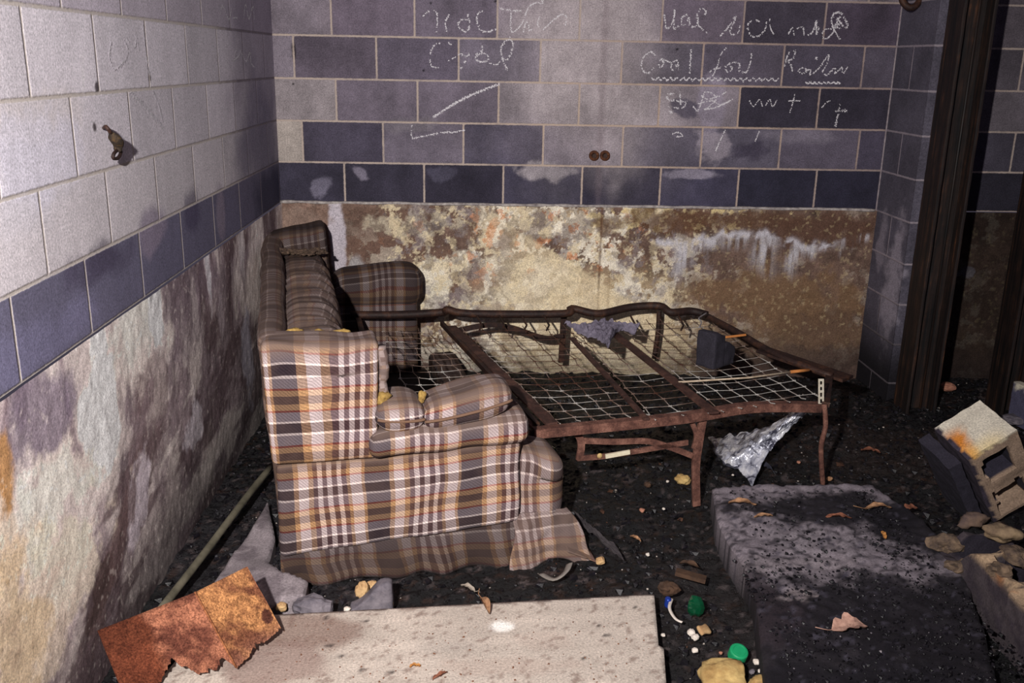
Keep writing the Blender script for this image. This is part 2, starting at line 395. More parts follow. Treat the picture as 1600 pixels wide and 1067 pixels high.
    B(650, 335, .36, .05, BRN, .9, na=.15, seed=70); B(590, 400, .18, .12, (120, 98, 88), .9, na=.2, seed=69); B(690, 405, .22, .05, (126, 104, 92), .85, na=.25, seed=68); B(600, 345, .13, .06, BRN, .93, na=.25, seed=71); B(610, 385, .28, .07, (118, 92, 80), .93, na=.25, seed=72); B(700, 420, .12, .12, (124, 98, 84), .93, na=.3, seed=73)
    B(750, 350, .06, .12, (120, 92, 76), .93, na=.25, seed=74)
    B(650, 350, .18, .06, (196, 184, 162), .75, na=.9, nf=16, seed=75); B(680, 350, .07, .04, (96, 88, 96), .7, na=.8, seed=76)
    B(680, 440, .09, .14, CW, .9, na=.9, nf=12, seed=77); B(720, 400, .07, .05, CW, .9, na=.8, nf=12, seed=78)
    B(850, 345, .30, .08, (228, 212, 182), .75, na=.8, nf=14, seed=79); B(775, 360, .03, .06, (214, 160, 124), .7, na=.6, seed=80)
    B(900, 360, .10, .10, (224, 192, 148), .6, na=.6, seed=81)
    B(820, 440, .25, .12, CW, .75, na=.8, nf=12, seed=82)
    B(760, 440, .10, .06, (160, 132, 112), .7, na=.7, seed=83)
    B(950, 390, .2, .05, (140, 112, 92), .7, na=.8, seed=84, rot=-.2)
    mid = np.exp(-((A-1.35)/.62)**2); lowz = (1-sst(.60, .80, Z+.12*sst(1.0, 1.3, A)*-1))
    flakes(11, 301, .485, .525, np.clip(mid*.9+.1, 0, 1)*(.25+.75*np.maximum(lowz, sst(.95, 1.15, A))), (252, 242, 222), .95)
    flakes(17, 321, .54, .57, zone, (232, 214, 178), .8)
    flakes(13, 341, .57, .60, zone, (150, 140, 142), .6)
    flakes(14, 361, .59, .62, np.exp(-((A-1.3)/.5)**2)*sst(.4, .7, Z), (222, 146, 96), .7)
    flakes(20, 381, .55, .58, sst(1.5, 1.7, A)*sst(.74, .82, Z)*(1-sst(2.4, 2.9, A)), (236, 214, 160), .85)
    dk = sst(.56, .62, fbm(A, Z, 12, 5, 391, .65))*.5; c = c*(1-dk[..., None])+lin((92, 72, 64))*dk[..., None]
    # lit triangle painted into the concrete colour, straight lower-right border
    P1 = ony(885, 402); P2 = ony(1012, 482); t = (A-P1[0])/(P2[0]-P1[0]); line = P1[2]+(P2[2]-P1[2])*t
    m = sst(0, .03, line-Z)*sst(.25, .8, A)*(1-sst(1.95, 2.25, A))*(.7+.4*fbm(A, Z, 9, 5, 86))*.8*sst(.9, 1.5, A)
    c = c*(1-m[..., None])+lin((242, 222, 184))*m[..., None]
    B(1050, 350, .35, .06, (96, 66, 46), .75, na=.7, seed=87); B(1150, 345, .35, .05, (104, 76, 58), .7, na=.6, seed=88); B(1290, 360, .35, .10, (92, 66, 54), .8, na=.5, seed=89)
    B(1200, 470, .42, .18, (126, 98, 72), .75, na=.5, seed=90); B(1290, 520, .3, .1, (108, 84, 66), .7, na=.6, seed=91); B(1250, 560, .5, .06, (84, 68, 60), .7, na=.8, seed=92)
    # pale run-down streaks below a wavy crack
    crest = .77-.03*np.sin((A-1.9)*9)-.02*fbm(A, A*0, 9, 3, 93)-.04*(fbm(A, A*0, 30, 3, 95)-.5)
    cm_ = np.exp(-((crest-.012-Z)/.020)**2)*sst(1.85, 1.95, A)*(1-sst(2.85, 2.95, A))*sst(.35, .55, fbm(A, Z, 24, 4, 96))*.9; c = c*(1-cm_[..., None])+lin((206, 202, 210))*cm_[..., None]
    top = .765-.03*np.sin((A-1.9)*9)-.02*fbm(A, A*0, 9, 3, 93)
    for px, w, ln in ((1060, .07, .28), (1110, .08, .09), (1150, .1, .12), (1195, .09, .27), (1240, .06, .24), (1270, .05, .1), (1310, .05, .12), (1085, .09, .1), (1340, .04, .06)):
        X = ony(px, 400)[0]; mm = np.exp(-((A-X+.02*np.sin(Z*20+px))/(w*.62))**2)*sst(-.01, .01, top-Z)*(1-sst(ln*.3, ln, top-Z))*sst(.3, .65, fbm(A, Z*.12, 55, 4, 94+px))*.95
        mm = np.clip(mm, 0, .9)[..., None]; c = c*(1-mm)+lin((204, 200, 206))*mm
    sp = sst(.66, .74, fbm(A, Z, 55, 3, 98))*sst(1.4, 1.8, A)*sst(.1, .3, Z)*.22; c = c*(1-sp[..., None])+lin((226, 206, 160))*sp[..., None]
    B(528, 370, .035, .25, (206, 198, 208), .85, na=.4, seed=99); B(470, 340, .14, .05, (150, 128, 116), .6, seed=101)
    B(553, 420, .05, .08, (190, 188, 190), .6, seed=105)
    B(938, 380, .006, .3, (96, 60, 40), .6, na=.3, soft=.7, seed=102); B(948, 500, .008, .2, (150, 120, 80), .4, na=.2, soft=.7)
    B(1502, 425, .05, .03, (170, 165, 178), .7, na=.9, nf=20, seed=103)
    far = sst(3.25, 3.4, A); c = c*(1-.78*far[..., None])  # shade past the short wall, painted into the footing colour
    low_dark = (1-sst(.0, .22, Z+.1*(fbm(A, A*0, 5, 3, 104)-.5)))*.55; c = c*(1-low_dark[..., None])+lin((40, 32, 32))*low_dark[..., None]  # darker band towards the ground
    rough = .012*fbm(A, Z, 8, 5, 106)+.006*(fbm(A, Z, 30, 3, 107))
    ledge = .012*(1-sst(.0, .02, H0-Z))
    def f3(A, Z): return np.stack([A, -.004-rough-0*ledge, Z], -1)
    P, Fc = gridmesh('w', A, Z, f3)
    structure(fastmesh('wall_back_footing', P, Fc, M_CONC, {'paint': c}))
    # mortar lip between the two
    pts = [(x, -.010-.004*math.sin(x*17), H0+.002+.004*n3((x*6, 0, 0))) for x in np.arange(.0, 3.1, .03)]
    v, f = tube(pts, [.010+.006*n3((x[0]*14, 1, 0)) for x in pts], 6, flat=(1, .8))
    structure(linkmesh('trim_1', v, f, simple('pale_mortar', (120, 110, 112), (204, 196, 190), 40), smooth=True))
back_wall()

# ---- left wall
def left_wall():
    Y, Z = np.meshgrid(np.arange(-4.3, .0001, .005), np.arange(H0, 2.45, .005), indexing='ij')
    A = -Y
    def lo(row_b): return row_b % CB
    offs = [lo(1.2389), lo(1.2389+.21), lo(1.2389-.02), lo(1.2389+.19), lo(1.2389-.03), lo(1.2389+.19), .0, .2]
    d, row, bi = joints(A, Z, offs)
    tone = {0: (104, 100, 118), 1: (190, 182, 182), 2: (196, 188, 190), 3: (198, 190, 192), 4: (178, 168, 174), 5: (172, 164, 170), 6: (170, 160, 168), 7: (170, 160, 168)}
    c = np.zeros(A.shape+(3,))
    for r in range(8): c[row == r] = lin(tone[r])
    rnd = np.random.RandomState(9).rand(16, 40); c *= (.88+.24*rnd[np.clip(row, 0, 15), np.clip(bi+2, 0, 39)])[..., None]
    def B(px, py, ra, rb, col, k=.8, **kw):
        nonlocal c
        P = onx(px, py); c = blob(A, Z, c, -P[1], P[2], ra, rb, col, k, **kw)
    # darker towards the corner
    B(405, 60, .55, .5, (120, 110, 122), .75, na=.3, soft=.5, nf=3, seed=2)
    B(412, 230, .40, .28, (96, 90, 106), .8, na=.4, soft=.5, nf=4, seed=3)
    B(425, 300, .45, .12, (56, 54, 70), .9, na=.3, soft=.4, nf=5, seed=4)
    B(300, 330, .1, .08, (66, 58, 82), .6, na=.2, soft=.3, seed=5)
    B(240, 360, .12, .07, (138, 126, 140), .8, na=.3, soft=.3, seed=6)
    B(160, 410, .2, .05, (56, 46, 66), .6, na=.4, soft=.5, seed=7)
    B(345, 330, .06, .1, (140, 128, 140), .7, na=.3, soft=.3, seed=8)
    B(30, 280, .3, .1, (196, 190, 194), .7, na=.4, soft=.6, seed=9)
    B(60, 540, .35, .06, (120, 116, 142), .5, na=.4, soft=.5, seed=10)
    B(45, 180, .25, .05, (206, 196, 192), .5, na=.5); B(50, 250, .25, .09, (206, 200, 208), .6, na=.5, seed=3)
    for px, py in ((152, 137), (234, 122), (148, 198)): B(px, py, .012, .012, (50, 38, 40), .9, na=.4, soft=.4)
    c *= (.84+.34*fbm(A, Z*.35, 9, 5, 12, .6))[..., None]
    mort = np.zeros_like(c)+lin((200, 190, 184)); mort = blob(A, Z, mort, .3, 1.5, .6, .9, (108, 98, 110), .9, na=.2, soft=.4)
    c = np.minimum(c*np.array([1.24, 1.26, 1.34]), .85)
    P, Fc = gridmesh('w', Y, Z, lambda Y, Z: np.stack([0*Y, Y, Z], -1))
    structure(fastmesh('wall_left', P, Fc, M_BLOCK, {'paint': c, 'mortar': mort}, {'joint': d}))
    Y, Z = np.meshgrid(np.arange(-4.3, .0001, .004), np.arange(-.1, H0+.001, .004), indexing='ij'); A = -Y
    c = np.zeros(A.shape+(3,))+lin((136, 124, 126)); c *= (.6+.8*fbm(A, Z, 5, 5, 20, .6))[..., None]
    streak = fbm(A+.35*Z, Z*.45, 4.5, 5, 21, .55)
    m = sst(.48, .66, streak)*.55; c = c*(1-m[..., None])+lin((206, 198, 190))*m[..., None]
    hz = fbm(A*.30+.4*Z, Z, 7, 5, 121, .6); vz = fbm(A, Z*.35, 5.5, 5, 122, .55)
    low = 1-sst(.42, .66, Z+.1*(vz-.5)); q_ = hz*low+vz*(1-low)
    m = sst(.50, .60, q_)*.75; c = c*(1-m[..., None])+lin((198, 190, 184))*m[..., None]
    m = (1-sst(.36, .45, q_))*.75; c = c*(1-m[..., None])+lin((96, 80, 82))*m[..., None]
    CW = (226, 220, 212)
    B(280, 470, .22, .22, (112, 100, 106), .5, na=.5, seed=22); B(320, 420, .1, .1, (124, 112, 120), .4, seed=23)
    B(215, 510, .22, .16, (200, 192, 184), .85, na=.7, nf=7, seed=24); B(240, 480, .06, .12, (214, 208, 202), .8, seed=25)
    B(322, 430, .035, .14, (204, 196, 196), .9, na=.5, seed=26, rot=0); B(342, 500, .035, .1, (160, 150, 152), .7, seed=27)
    B(375, 400, .05, .12, (182, 176, 174), .85, na=.5, seed=28); B(385, 560, .09, .18, (158, 154, 162), .8, na=.4, seed=29)
    B(150, 660, .10, .18, CW, .85, na=.8, nf=7, seed=30, rot=.4); B(300, 655, .10, .08, (196, 190, 194), .75, na=.8, seed=31, rot=-.5)
    B(60, 640, .18, .10, (120, 110, 122), .8, na=.4, seed=32); B(0, 790, .05, .2, (170, 132, 82), .8, na=.6, seed=33)
    B(230, 650, .2, .12, (120, 104, 104), .5, na=.6, seed=34, rot=-.6); B(330, 620, .16, .12, (116, 102, 106), .5, na=.5, seed=35)
    B(210, 790, .10, .07, (200, 192, 196), .7, na=.8, seed=36, rot=-.7); B(60, 800, .25, .10, (204, 196, 186), .7, na=.8, seed=37)
    B(90, 930, .3, .15, (200, 190, 174), .75, na=.8, seed=38); B(20, 1000, .12, .2, (182, 164, 132), .6, na=.6, seed=39)
    B(150, 930, .12, .05, (84, 68, 64), .8, na=.7, seed=41, rot=-.4); B(180, 850, .3, .05, (110, 92, 90), .7, na=.7, seed=42, rot=-.7)
    B(260, 780, .3, .10, (110, 98, 100), .4, na=.7, seed=43)
    B(275, 380, .5, .03, (160, 148, 132), .3, na=.8, seed=45)
    low_dark = (1-sst(.02, .3, Z+.12*(fbm(A, A*0, 5, 3, 46)-.5)))*.6*(1-.6*sst(2.2, 2.8, A)); c = c*(1-low_dark[..., None])+lin((52, 44, 46))*low_dark[..., None]  # darker along the foot of the wall
    sp = sst(.70, .76, fbm(A, Z, 60, 3, 47))*.25; c = c*(1-sp[..., None])+lin((226, 218, 208))*sp[..., None]
    rough = .010*fbm(A, Z, 4, 4, 48)+.003*fbm(A, Z, 28, 3, 49)
    k_ = .55*sst(.3, .8, Z+.4*sst(1.3, 2.6, A))*(1-.8*sst(.1, .0, c.mean(-1))); c = np.clip(c**1.22*(1.36+k_[..., None])*np.array([1., .985, 1.02]), 0, .88)
    P, Fc = gridmesh('w', Y, Z, lambda Y, Z: np.stack([.002+rough, Y, Z], -1))
    structure(fastmesh('wall_left_footing', P, Fc, M_CONC, {'paint': c}))
left_wall()

# ---- stub wall to the right (one block deep) whose left face shows
def stub():
    XR = 3.105
    A, Z = np.meshgrid(np.concatenate([np.arange(0, .411, .005), [.415], .415+np.arange(.005, .205, .005)]), np.arange(-.1, 2.45, .005), indexing='ij')
    z = Z.copy(); row = np.floor((z-H0)/CH).astype(int)
    zz = (z-H0)-row*CH; dz = np.minimum(zz, CH-zz); off = np.where(row % 2 == 0, .0, .205)
    da = np.minimum(np.abs(A-off), np.abs(A-.0)); d = np.minimum(dz, np.where(row % 2 == 0, np.abs(A), np.minimum(np.abs(A), np.abs(A-.2))))
    c = np.zeros(A.shape+(3,))+lin((86, 82, 94)); c *= (.6+.8*fbm(A, Z, 6, 5, 3))[..., None]
    c = blob(A, Z, c, .30, .6, .09, .28, (160, 152, 164), .7, na=.5, nf=12, soft=.4, seed=5)
    c = blob(A, Z, c, .12, .75, .05, .14, (150, 142, 154), .6, na=.5, nf=14, soft=.4, seed=6)
    low_dark = (1-sst(.1, .42, Z))*.93; c = c*(1-low_dark[..., None])+lin((18, 16, 20))*low_dark[..., None]  # fades to near black towards the foot
    mort = np.zeros_like(c)+lin((150, 140, 148))*(.35+.65*sst(.3, .6, Z))[..., None]
    def f3(A, Z):
        t = np.clip(A-.415, 0, 1); return np.stack([XR+t, -np.minimum(A, .41), Z], -1)
    P, Fc = gridmesh('w', A, Z, f3)
    structure(fastmesh('wall_right', P, Fc, M_BLOCK, {'paint': c, 'mortar': mort}, {'joint': d}, flip=True))
    # right return of the stub
    v, f, u = rbox(XR+.16, XR+.2, -.405, -.005, -.1, 2.44, .004, .1)
    structure(linkmesh('wall_right_return', v, f, simple('dark_block', (40, 36, 48), (74, 68, 84), 20)))
    v = [(XR+.0035, -.002, 0), (XR-.008, -.002, 0)]
    pts = [(XR-.001, -.003, z) for z in np.arange(.45, 2.4, .04)]
    v, f = tube(pts, .005, 6); structure(linkmesh('trim_2', v, f, simple('joint_mortar', (120, 108, 112), (168, 158, 162), 40), smooth=True))
stub()

# ---- floor: black wet coal dust with rubble relief
def floor():
    X, Y = np.meshgrid(np.arange(-.05, 5.0, .011), np.arange(-4.6, .02, .011), indexing='ij')
    h = .05*(fbm(X, Y, 2.2, 4, 1)-.5)+.035*(fbm(X, Y, 13, 4, 5, .6)-.5)+.012*(fbm(X, Y, 45, 2, 8)-.5)-.01
    c = np.zeros(X.shape+(3,))+lin((13, 12, 16)); c *= (.4+1.1*fbm(X, Y, 12, 5, 11, .7))[..., None]
    c = blob(X, Y, c, .3, -1.9, .5, .4, (40, 36, 42), .6, seed=4)
    c = blob(X, Y, c, 3.0, -1.2, .5, .35, (50, 36, 30), .5, seed=5, na=.8)
    c = blob(X, Y, c, 1.75, -2.5, .3, .5, (44, 36, 36), .5, seed=6, na=.8)
    m = sst(.70, .78, fbm(X, Y, 42, 2, 14))*.75; c = c*(1-m[..., None])+lin((96, 84, 84))*m[..., None]
    m = sst(.70, .76, fbm(X, Y, 30, 2, 24))*.35; c = c*(1-m[..., None])+lin((80, 52, 38))*m[..., None]
    k = NT('wet_coal_ground', .5, .5); o = k.obj(); f = k.noise(120, 6, .75, o); f2 = k.noise(60, 2, .5, o)
    k.base(k.mix(1., k.attr('paint', 'Color'), k.ramp(f, [(.35, (.2, .2, .2, 1)), (.7, (1.6, 1.6, 1.6, 1))]), 'MULTIPLY'))
    k.l(k.mapr(f2, .35, .65, .25, .8), k.b.inputs['Roughness']); k.bump(f, 1., .008)
    P, Fc = gridmesh('f', X, Y, lambda X, Y: np.stack([X, Y, h], -1))
    structure(fastmesh('floor', P, Fc, k.m, {'paint': c}))
floor()
def fh(x, y):
    X = np.array([[x]]); Y = np.array([[y]])
    return float((.05*(fbm(X, Y, 2.2, 4, 1)-.5)+.035*(fbm(X, Y, 13, 4, 5, .6)-.5)-.01)[0, 0])

# ------------------------------------------------------------------ chalk writing
def chalk(name, label, strokes, ox, oy, sc, wall, w=.0046, seed=0):
    rnd = random.Random(seed); V = []; Fc = []
    for st in strokes:
        ww = w
        if isinstance(st[0], (int, float)): ww = w*st[0]; st = st[1:]
        P = smoothpath([(ox+a/sc, oy+b/sc) for a, b in st], 7)
        pts = [(ony(*p, y=-.0015) if wall == 'b' else onx(*p, x=.0015)) for p in P]
        # grains of chalk along the stroke
        for i in range(len(pts)-1):
            a, b = pts[i], pts[i+1]; L = np.linalg.norm(b-a); n = max(1, int(L/.0028))
            for j in range(n):
                if rnd.random() < .32: continue
                q = a+(b-a)*(j+rnd.random())/n
                for _ in range(3):
                    da = rnd.gauss(0, ww*.42); dz = rnd.gauss(0, ww*.42); r = rnd.uniform(.0009, .0026); off = rnd.random()*.0016
                    i0 = len(V)
                    for kx, kz in ((-1, -.6), (.9, -1), (1.1, .7), (-.7, 1)):
                        if wall == 'b': V.append((q[0]+da+kx*r, -.0008-off, q[2]+dz+kz*r))
                        else: V.append((.0008+off, q[1]+da+kx*r*1.3, q[2]+dz+kz*r))
                    Fc.append([i0, i0+1, i0+2, i0+3] if wall == 'b' else [i0, i0+1, i0+2, i0+3])
    par = bpy.data.objects['wall_back' if wall == 'b' else 'wall_left']
    o = linkmesh(name, V, Fc, M_CHALK, par); o['label'] = label; return o
R1 = [[(165, 95), (175, 150), (180, 190), (205, 190), (235, 130), (240, 70)], [(240, 70), (235, 150), (235, 200), (270, 180)],
      [(330, 100), (295, 120), (290, 165), (320, 170), (340, 120), (350, 180), (390, 180), (400, 140), (400, 90), (430, 60), (460, 80), (450, 100)], [(400, 130), (405, 170), (430, 200), (465, 230)],
      [(560, 250), (620, 180), (660, 115), (655, 150), (625, 215), (640, 240), (680, 230), (695, 180)],
      [(830, 150), (800, 140), (755, 160), (750, 210), (780, 255), (830, 245), (870, 200), (880, 150)],
      [.6, (900, 130), (905, 190), (930, 240)], [.6, (1030, 240), (1060, 190), (1070, 250)], [.7, (1090, 200), (1130, 190), (1140, 250)], [(1160, 250), (1200, 220), (1225, 150), (1225, 240), (1245, 180)],
      [(1330, 200), (1290, 200), (1265, 240), (1285, 270), (1330, 240), (1370, 150), (1400, 90), (1350, 90), (1330, 150), (1360, 230), (1390, 275)],
      [1.3, (1335, 130), (1360, 90), (1400, 100), (1430, 140), (1440, 190), (1410, 180), (1370, 130), (1390, 160), (1350, 180), (1400, 200)]]
R2 = [[(105, 385), (80, 360), (40, 380), (10, 430), (15, 480), (50, 510), (95, 475)], [(150, 410), (130, 430), (140, 470), (165, 440), (150, 410), (215, 435)],
      [(260, 420), (230, 430), (215, 470), (240, 490), (262, 430), (270, 495)], [1.2, (355, 340), (350, 420), (345, 510)],
      [.7, (600, 330), (560, 380), (540, 450), (520, 500), (500, 530)], [(480, 500), (520, 480), (560, 470)], [(620, 440), (595, 470), (610, 500), (640, 480), (625, 440), (690, 440), (690, 490), (740, 500), (770, 420), (775, 370)],
      [(1040, 350), (1020, 400), (1000, 470)], [(1040, 350), (1080, 360), (1060, 410), (1030, 420), (1050, 460), (1060, 495)],
      [(1100, 490), (1130, 470), (1155, 490), (1130, 512), (1105, 500)], [(1155, 490), (1185, 485), (1180, 520), (1215, 500), (1260, 450), (1310, 380), (1300, 440), (1270, 500), (1300, 520), (1340, 480), (1360, 480), (1355, 512), (1400, 470), (1410, 510), (1445, 460)], [1.3, (1222, 400), (1228, 410)],
      [(80+i*22, 548+(9 if i % 2 else -9)+i*.15) for i in range(41)], [(1150+i*16, 577+(6 if i % 2 else -6)) for i in range(16)]]
R3 = [[1.3, (245, 648), (200, 655), (190, 690), (250, 700), (320, 712), (290, 750), (240, 745), (200, 740)], [(275, 635), (282, 725)], [1.3, (205, 770), (220, 785)],
      [.8, (370, 740), (400, 770), (430, 700), (450, 640), (500, 650), (530, 690), (480, 740), (450, 760), (530, 745), (600, 710), (640, 690)], [.7, (420, 660), (470, 690), (540, 670), (600, 640)], [.6, (400, 720), (500, 700), (560, 730), (630, 700)],
      [.5, (760, 700), (790, 740), (830, 690), (850, 740)], [.6, (870, 740), (900, 690), (920, 740), (955, 690)], [.6, (1075, 655), (1060, 720), (1040, 780)], [.5, (1030, 700), (1110, 700)],
      [.5, (1260, 750), (1290, 715), (1320, 700)], [1.5, (1392, 715), (1375, 790), (1358, 880)], [1.2, (1360, 775), (1400, 770), (1440, 772)], [.8, (590, 905), (560, 970), (525, 1050)], [.8, (830, 905), (810, 960), (790, 1005)], [.9, (225, 930), (270, 920), (295, 945), (250, 950)]]
LT1 = [[.8, (90, 130), (150, 85), (200, 90), (210, 160), (200, 250)], [.7, (300, 110), (270, 170), (285, 240)], [(440, 110), (455, 180), (430, 240), (370, 200), (390, 150), (440, 150)], [1.2, (560, 80), (520, 100), (510, 160), (540, 230), (600, 240), (665, 215)],
       [1.2, (680, 65), (760, 78), (850, 85)], [.8, (770, 90), (765, 160), (770, 230), (790, 240), (850, 180), (900, 60), (960, 20), (1005, 30)], [1.2, (1005, 30), (1006, 0)], [.9, (860, 250), (880, 170), (900, 180), (905, 230), (930, 225)], [.8, (985, 120), (970, 180), (985, 210)], [.8, (1010, 225), (1080, 160), (1150, 110), (1190, 130), (1180, 190)]]
LT2 = [[.8, (230, 325), (180, 350), (155, 420), (165, 500), (220, 515)], [1.4, (290, 322), (325, 342)], [.8, (290, 460), (350, 430), (385, 405)], [1.4, (385, 405), (420, 425), (455, 410)], [1.3, (430, 455), (405, 490), (388, 520)],
       [1.3, (550, 350), (540, 400), (500, 430), (520, 465), (580, 465), (600, 430), (560, 405), (500, 410)], [.9, (610, 480), (660, 490), (690, 460)], [1.1, (760, 285), (785, 330), (770, 400), (740, 450), (700, 430), (695, 360), (730, 310), (765, 300)], [1.2, (700, 440), (720, 490), (742, 530)]]
LT3 = [[1.3]+[(180+i*12.5, 890-(i*12.5)*.72+(i*12.5)**2*.00044*1.0+(4 if i % 2 else -4)) for i in range(41)], [1.0, (20, 1050), (120, 1030), (240, 1005), (340, 1000), (420, 985)], [.8, (18, 950), (12, 1000), (22, 1050)]]
W1 = [[.8, (590, 190), (610, 250), (575, 320)], [.8, (600, 180), (640, 225), (650, 180), (662, 240)], [.8, (680, 120), (690, 220), (712, 360)], [.7, (725, 430), (755, 500), (775, 580)], [2.2, (620, 440), (700, 520), (782, 612)], [.6, (530, 200), (520, 270), (545, 330), (590, 290)]]
W2 = [[(1045, 90), (1060, 28), (1090, 92), (1102, 40)], [(1108, 85), (1132, 85)], [(1160, 90), (1170, 22), (1186, 90), (1205, 30), (1212, 92)], [(1130, 228), (1112, 288), (1140, 262), (1150, 228)], [(1150, 250), (1172, 292), (1190, 250), (1196, 300), (1212, 320)]]
W3 = [[1.4, (1440, 940), (1136+6, 990)]]
chalk('chalk_writing', 'white chalk words use screened on the right', R1, 1000, 0, 4.446, 'b', seed=1)
chalk('chalk_writing', 'white chalk words coal for boiler with zigzag underline', R2, 1000, 0, 4.446, 'b', seed=2)
chalk('chalk_writing', 'faint white chalk words below the underline', R3, 1000, 0, 4.446, 'b', seed=3)
chalk('chalk_writing', 'white chalk words use this', LT1, 640, 0, 4.85, 'b', seed=4)
chalk('chalk_writing', 'white chalk word coal on the left', LT2, 640, 0, 4.85, 'b', seed=5)
chalk('chalk_writing', 'rising white chalk line', LT3, 640, 0, 4.85, 'b', seed=6)
chalk('chalk_writing', 'chalk scrawl and thick slanting stroke', W1, 0, 0, 3.048, 'l', seed=7)
chalk('chalk_writing', 'small chalk letters near the corner', W2, 0, 0, 3.048, 'l', seed=8)

# ------------------------------------------------------------------ sofa
def sofa():
    root = empty('sofa', tuple(P0), TH)
    tag(root, 'torn brown and white plaid sleeper sofa standing against the left wall', 'sofa')
    def part(name, v, f, uv, dirt=0., dark=0., label=None, parent=root, mat=PLAID, topdirt=.75, smooth=True):
        V = np.asarray(v); o = linkmesh(name, V, f, mat, parent, uv, None, None, smooth)
        me = o.data; nrm = np.zeros((len(V), 3)); me.vertices.foreach_get('normal', nrm.ravel()) if False else None
        nz = np.array([vv.normal.z for vv in me.vertices])
        d = np.clip((dirt(V) if callable(dirt) else dirt)+topdirt*np.clip(nz*1.3-.2, 0, 1), 0, 1)
        k = dark(V) if callable(dark) else np.full(len(V), dark)
        for nme, val in (('dirt', d), ('dark', np.clip(k, 0, 1))):
            a = me.attributes.new(nme, 'FLOAT', 'POINT'); a.data.foreach_set('value', val.astype(float))
        if label: o['label'] = label
        return o
    W = lambda p, s=1., a=.01, o=0: a*n3(p, s, o)
    # tall end panel of the back, seen full on
    def f1(p):
        x, y, z = p; x = x-.03*(z/.8)*(1 if x < .1 else .0)+ (.025*(z/.8) if x > .15 else 0)
        y += W(p, 7, .008, 3)+W(p, 22, .002, 8); z += (W(p, 9, .014, 5)-.012*math.exp(-((x-.2)/.1)**2) if z > .7 else 0)
        return (x, y, z)
    v, f, u = rbox(-.015, .285, 0, .17, .405, .8, .022, .012, f1, (-.017, .035))
    part('side_panel', v, f, u, dirt=lambda V: np.clip((V[:, 2]-.74)/.05, 0, 1)*.9, dark=lambda V: np.clip((V[:, 1]-.1)/.1, 0, 1)*.2)
    # lower side of the arm
    def f2(p):
        x, y, z = p
        top = .40+.035*sst1(.25, .76, x); hem = .085+.055*max(0, x)/.76
        z = hem+(z-.09)/(.42-.09)*(top-hem)
        y += W(p, 6, .010, 1)+W(p, 20, .003, 2)+.006*math.sin(x*9); x += .012*n3(p, 5, 9)
        return (x, y, z)
    v, f, u = rbox(-.018, .765, .004, .16, .09, .42, .02, .012, f2, (.035, .06))
    part('arm_side', v, f, u, dirt=.05, dark=lambda V: np.clip((V[:, 1]-.03)/.1, 0, 1)*.4)
    # roll of the arm, overhanging
    def f3(p):
        x, y, z = p; t = (x-.28)/.5
        z += .028*t+W(p, 7, .012, 4); y += W(p, 8, .008, 6)-.010*math.sin(max(0, min(1, (z-.42)/.1))*math.pi)
        return (x, y, z)
    v, f, u = rbox(.27, .785, -.022, .2, .405, .505, .034, .012, f3, (.035, .06))
    part('arm_roll', v, f, u, dirt=lambda V: np.clip((V[:, 2]-.47)/.05, 0, 1)*.5, label='worn plaid arm roll')
    # two torn halves of the arm pad
    def pad(x0, x1, zc, hh, tilt, seed, nm):
        def g(p):
            x, y, z = p; t = (x-x0)/(x1-x0)*2-1; k = max(0., 1-abs(t)**2.6)**.5
            z = zc+(z-zc)*(.28+.72*k)+tilt*t+.012*n3(p, 8, seed); y = y+.01*n3(p, 7, seed+2)+.02*(1-k)*(1 if y < .08 else -1)
            return (x, y, z)
        v, f, u = rbox(x0, x1, -.028, .17, zc-hh, zc+hh, .036, .010, g, (.05, .03))
        o = part('arm_pad', v, f, u, dirt=lambda V: np.clip((V[:, 2]-zc)/.05, 0, 1)*.6, label=nm)
        # piping along the lower edge
        pts = []
        for i in range(24):
            x = x0+.01+(x1-x0-.02)*i/23; t = (x-x0)/(x1-x0)*2-1; k = max(0., 1-abs(t)**2.6)**.5
            pts.append((x, -.032+.02*(1-k)+.002*n3((x*20, seed, 0)), zc-hh*.15*k+tilt*t))
        v, f = tube(pts, .005, 8); part('piping', v, f, [(.12, .01)]*sum(len(q) for q in f), parent=o, topdirt=0)
    pad(.288, .455, .548, .046, -.004, 1, 'short torn plaid arm pad next to the end panel')
    pad(.435, .735, .562, .052, .030, 5, 'long plaid arm pad rising to the front')
    # sagging front corner
    def f5(p):
        x, y, z = p; t = (z-.12)/.28
        x += .012*math.sin(t*3.1)+.012*n3(p, 6, 3); y += .012*n3(p, 7, 1); z += (.02*n3(p, 9, 2)-.035*sst1(.8, .93, x)) if z > .3 else 0
        return (x, y, z)
    v, f, u = rbox(.74, .918, .02, .22, .115, .385, .05, .012, f5, (.02, .05))
    part('front_corner', v, f, u, dirt=.35, dark=0)
    v, f, u = rbox(.72, .86, .2, 1.95, .04, .16, .03, .03, lambda p: (p[0], p[1], p[2]+.02*n3(p, 4, 2)), (0, 0))
    part('front_rail', v, f, u, dirt=.7, dark=.8, label='blackened front rail')
    # skirt, a hanging pleated cloth with dirt and hem shade painted into its colour
    def cloth(fnp, nu, nv, name, dirt, dark, label=None, th=.006, mat=PLAID, parent=root, uvf=None):
        V = []; Fc = []; UVs = []
        g = [[fnp(i/nu, j/nv) for j in range(nv+1)] for i in range(nu+1)]
        for off in (0, th):
            for i in range(nu+1):
                for j in range(nv+1):
                    p = g[i][j]; V.append((p[0]+(off*.3), p[1]+off, p[2]))
        n1 = (nu+1)*(nv+1); idf = lambda i, j: i*(nv+1)+j
        uvv = lambda i, j: (g[i][j][0]+g[i][j][1]*.6, g[i][j][2]+.06) if uvf is None else uvf(i/nu, j/nv)
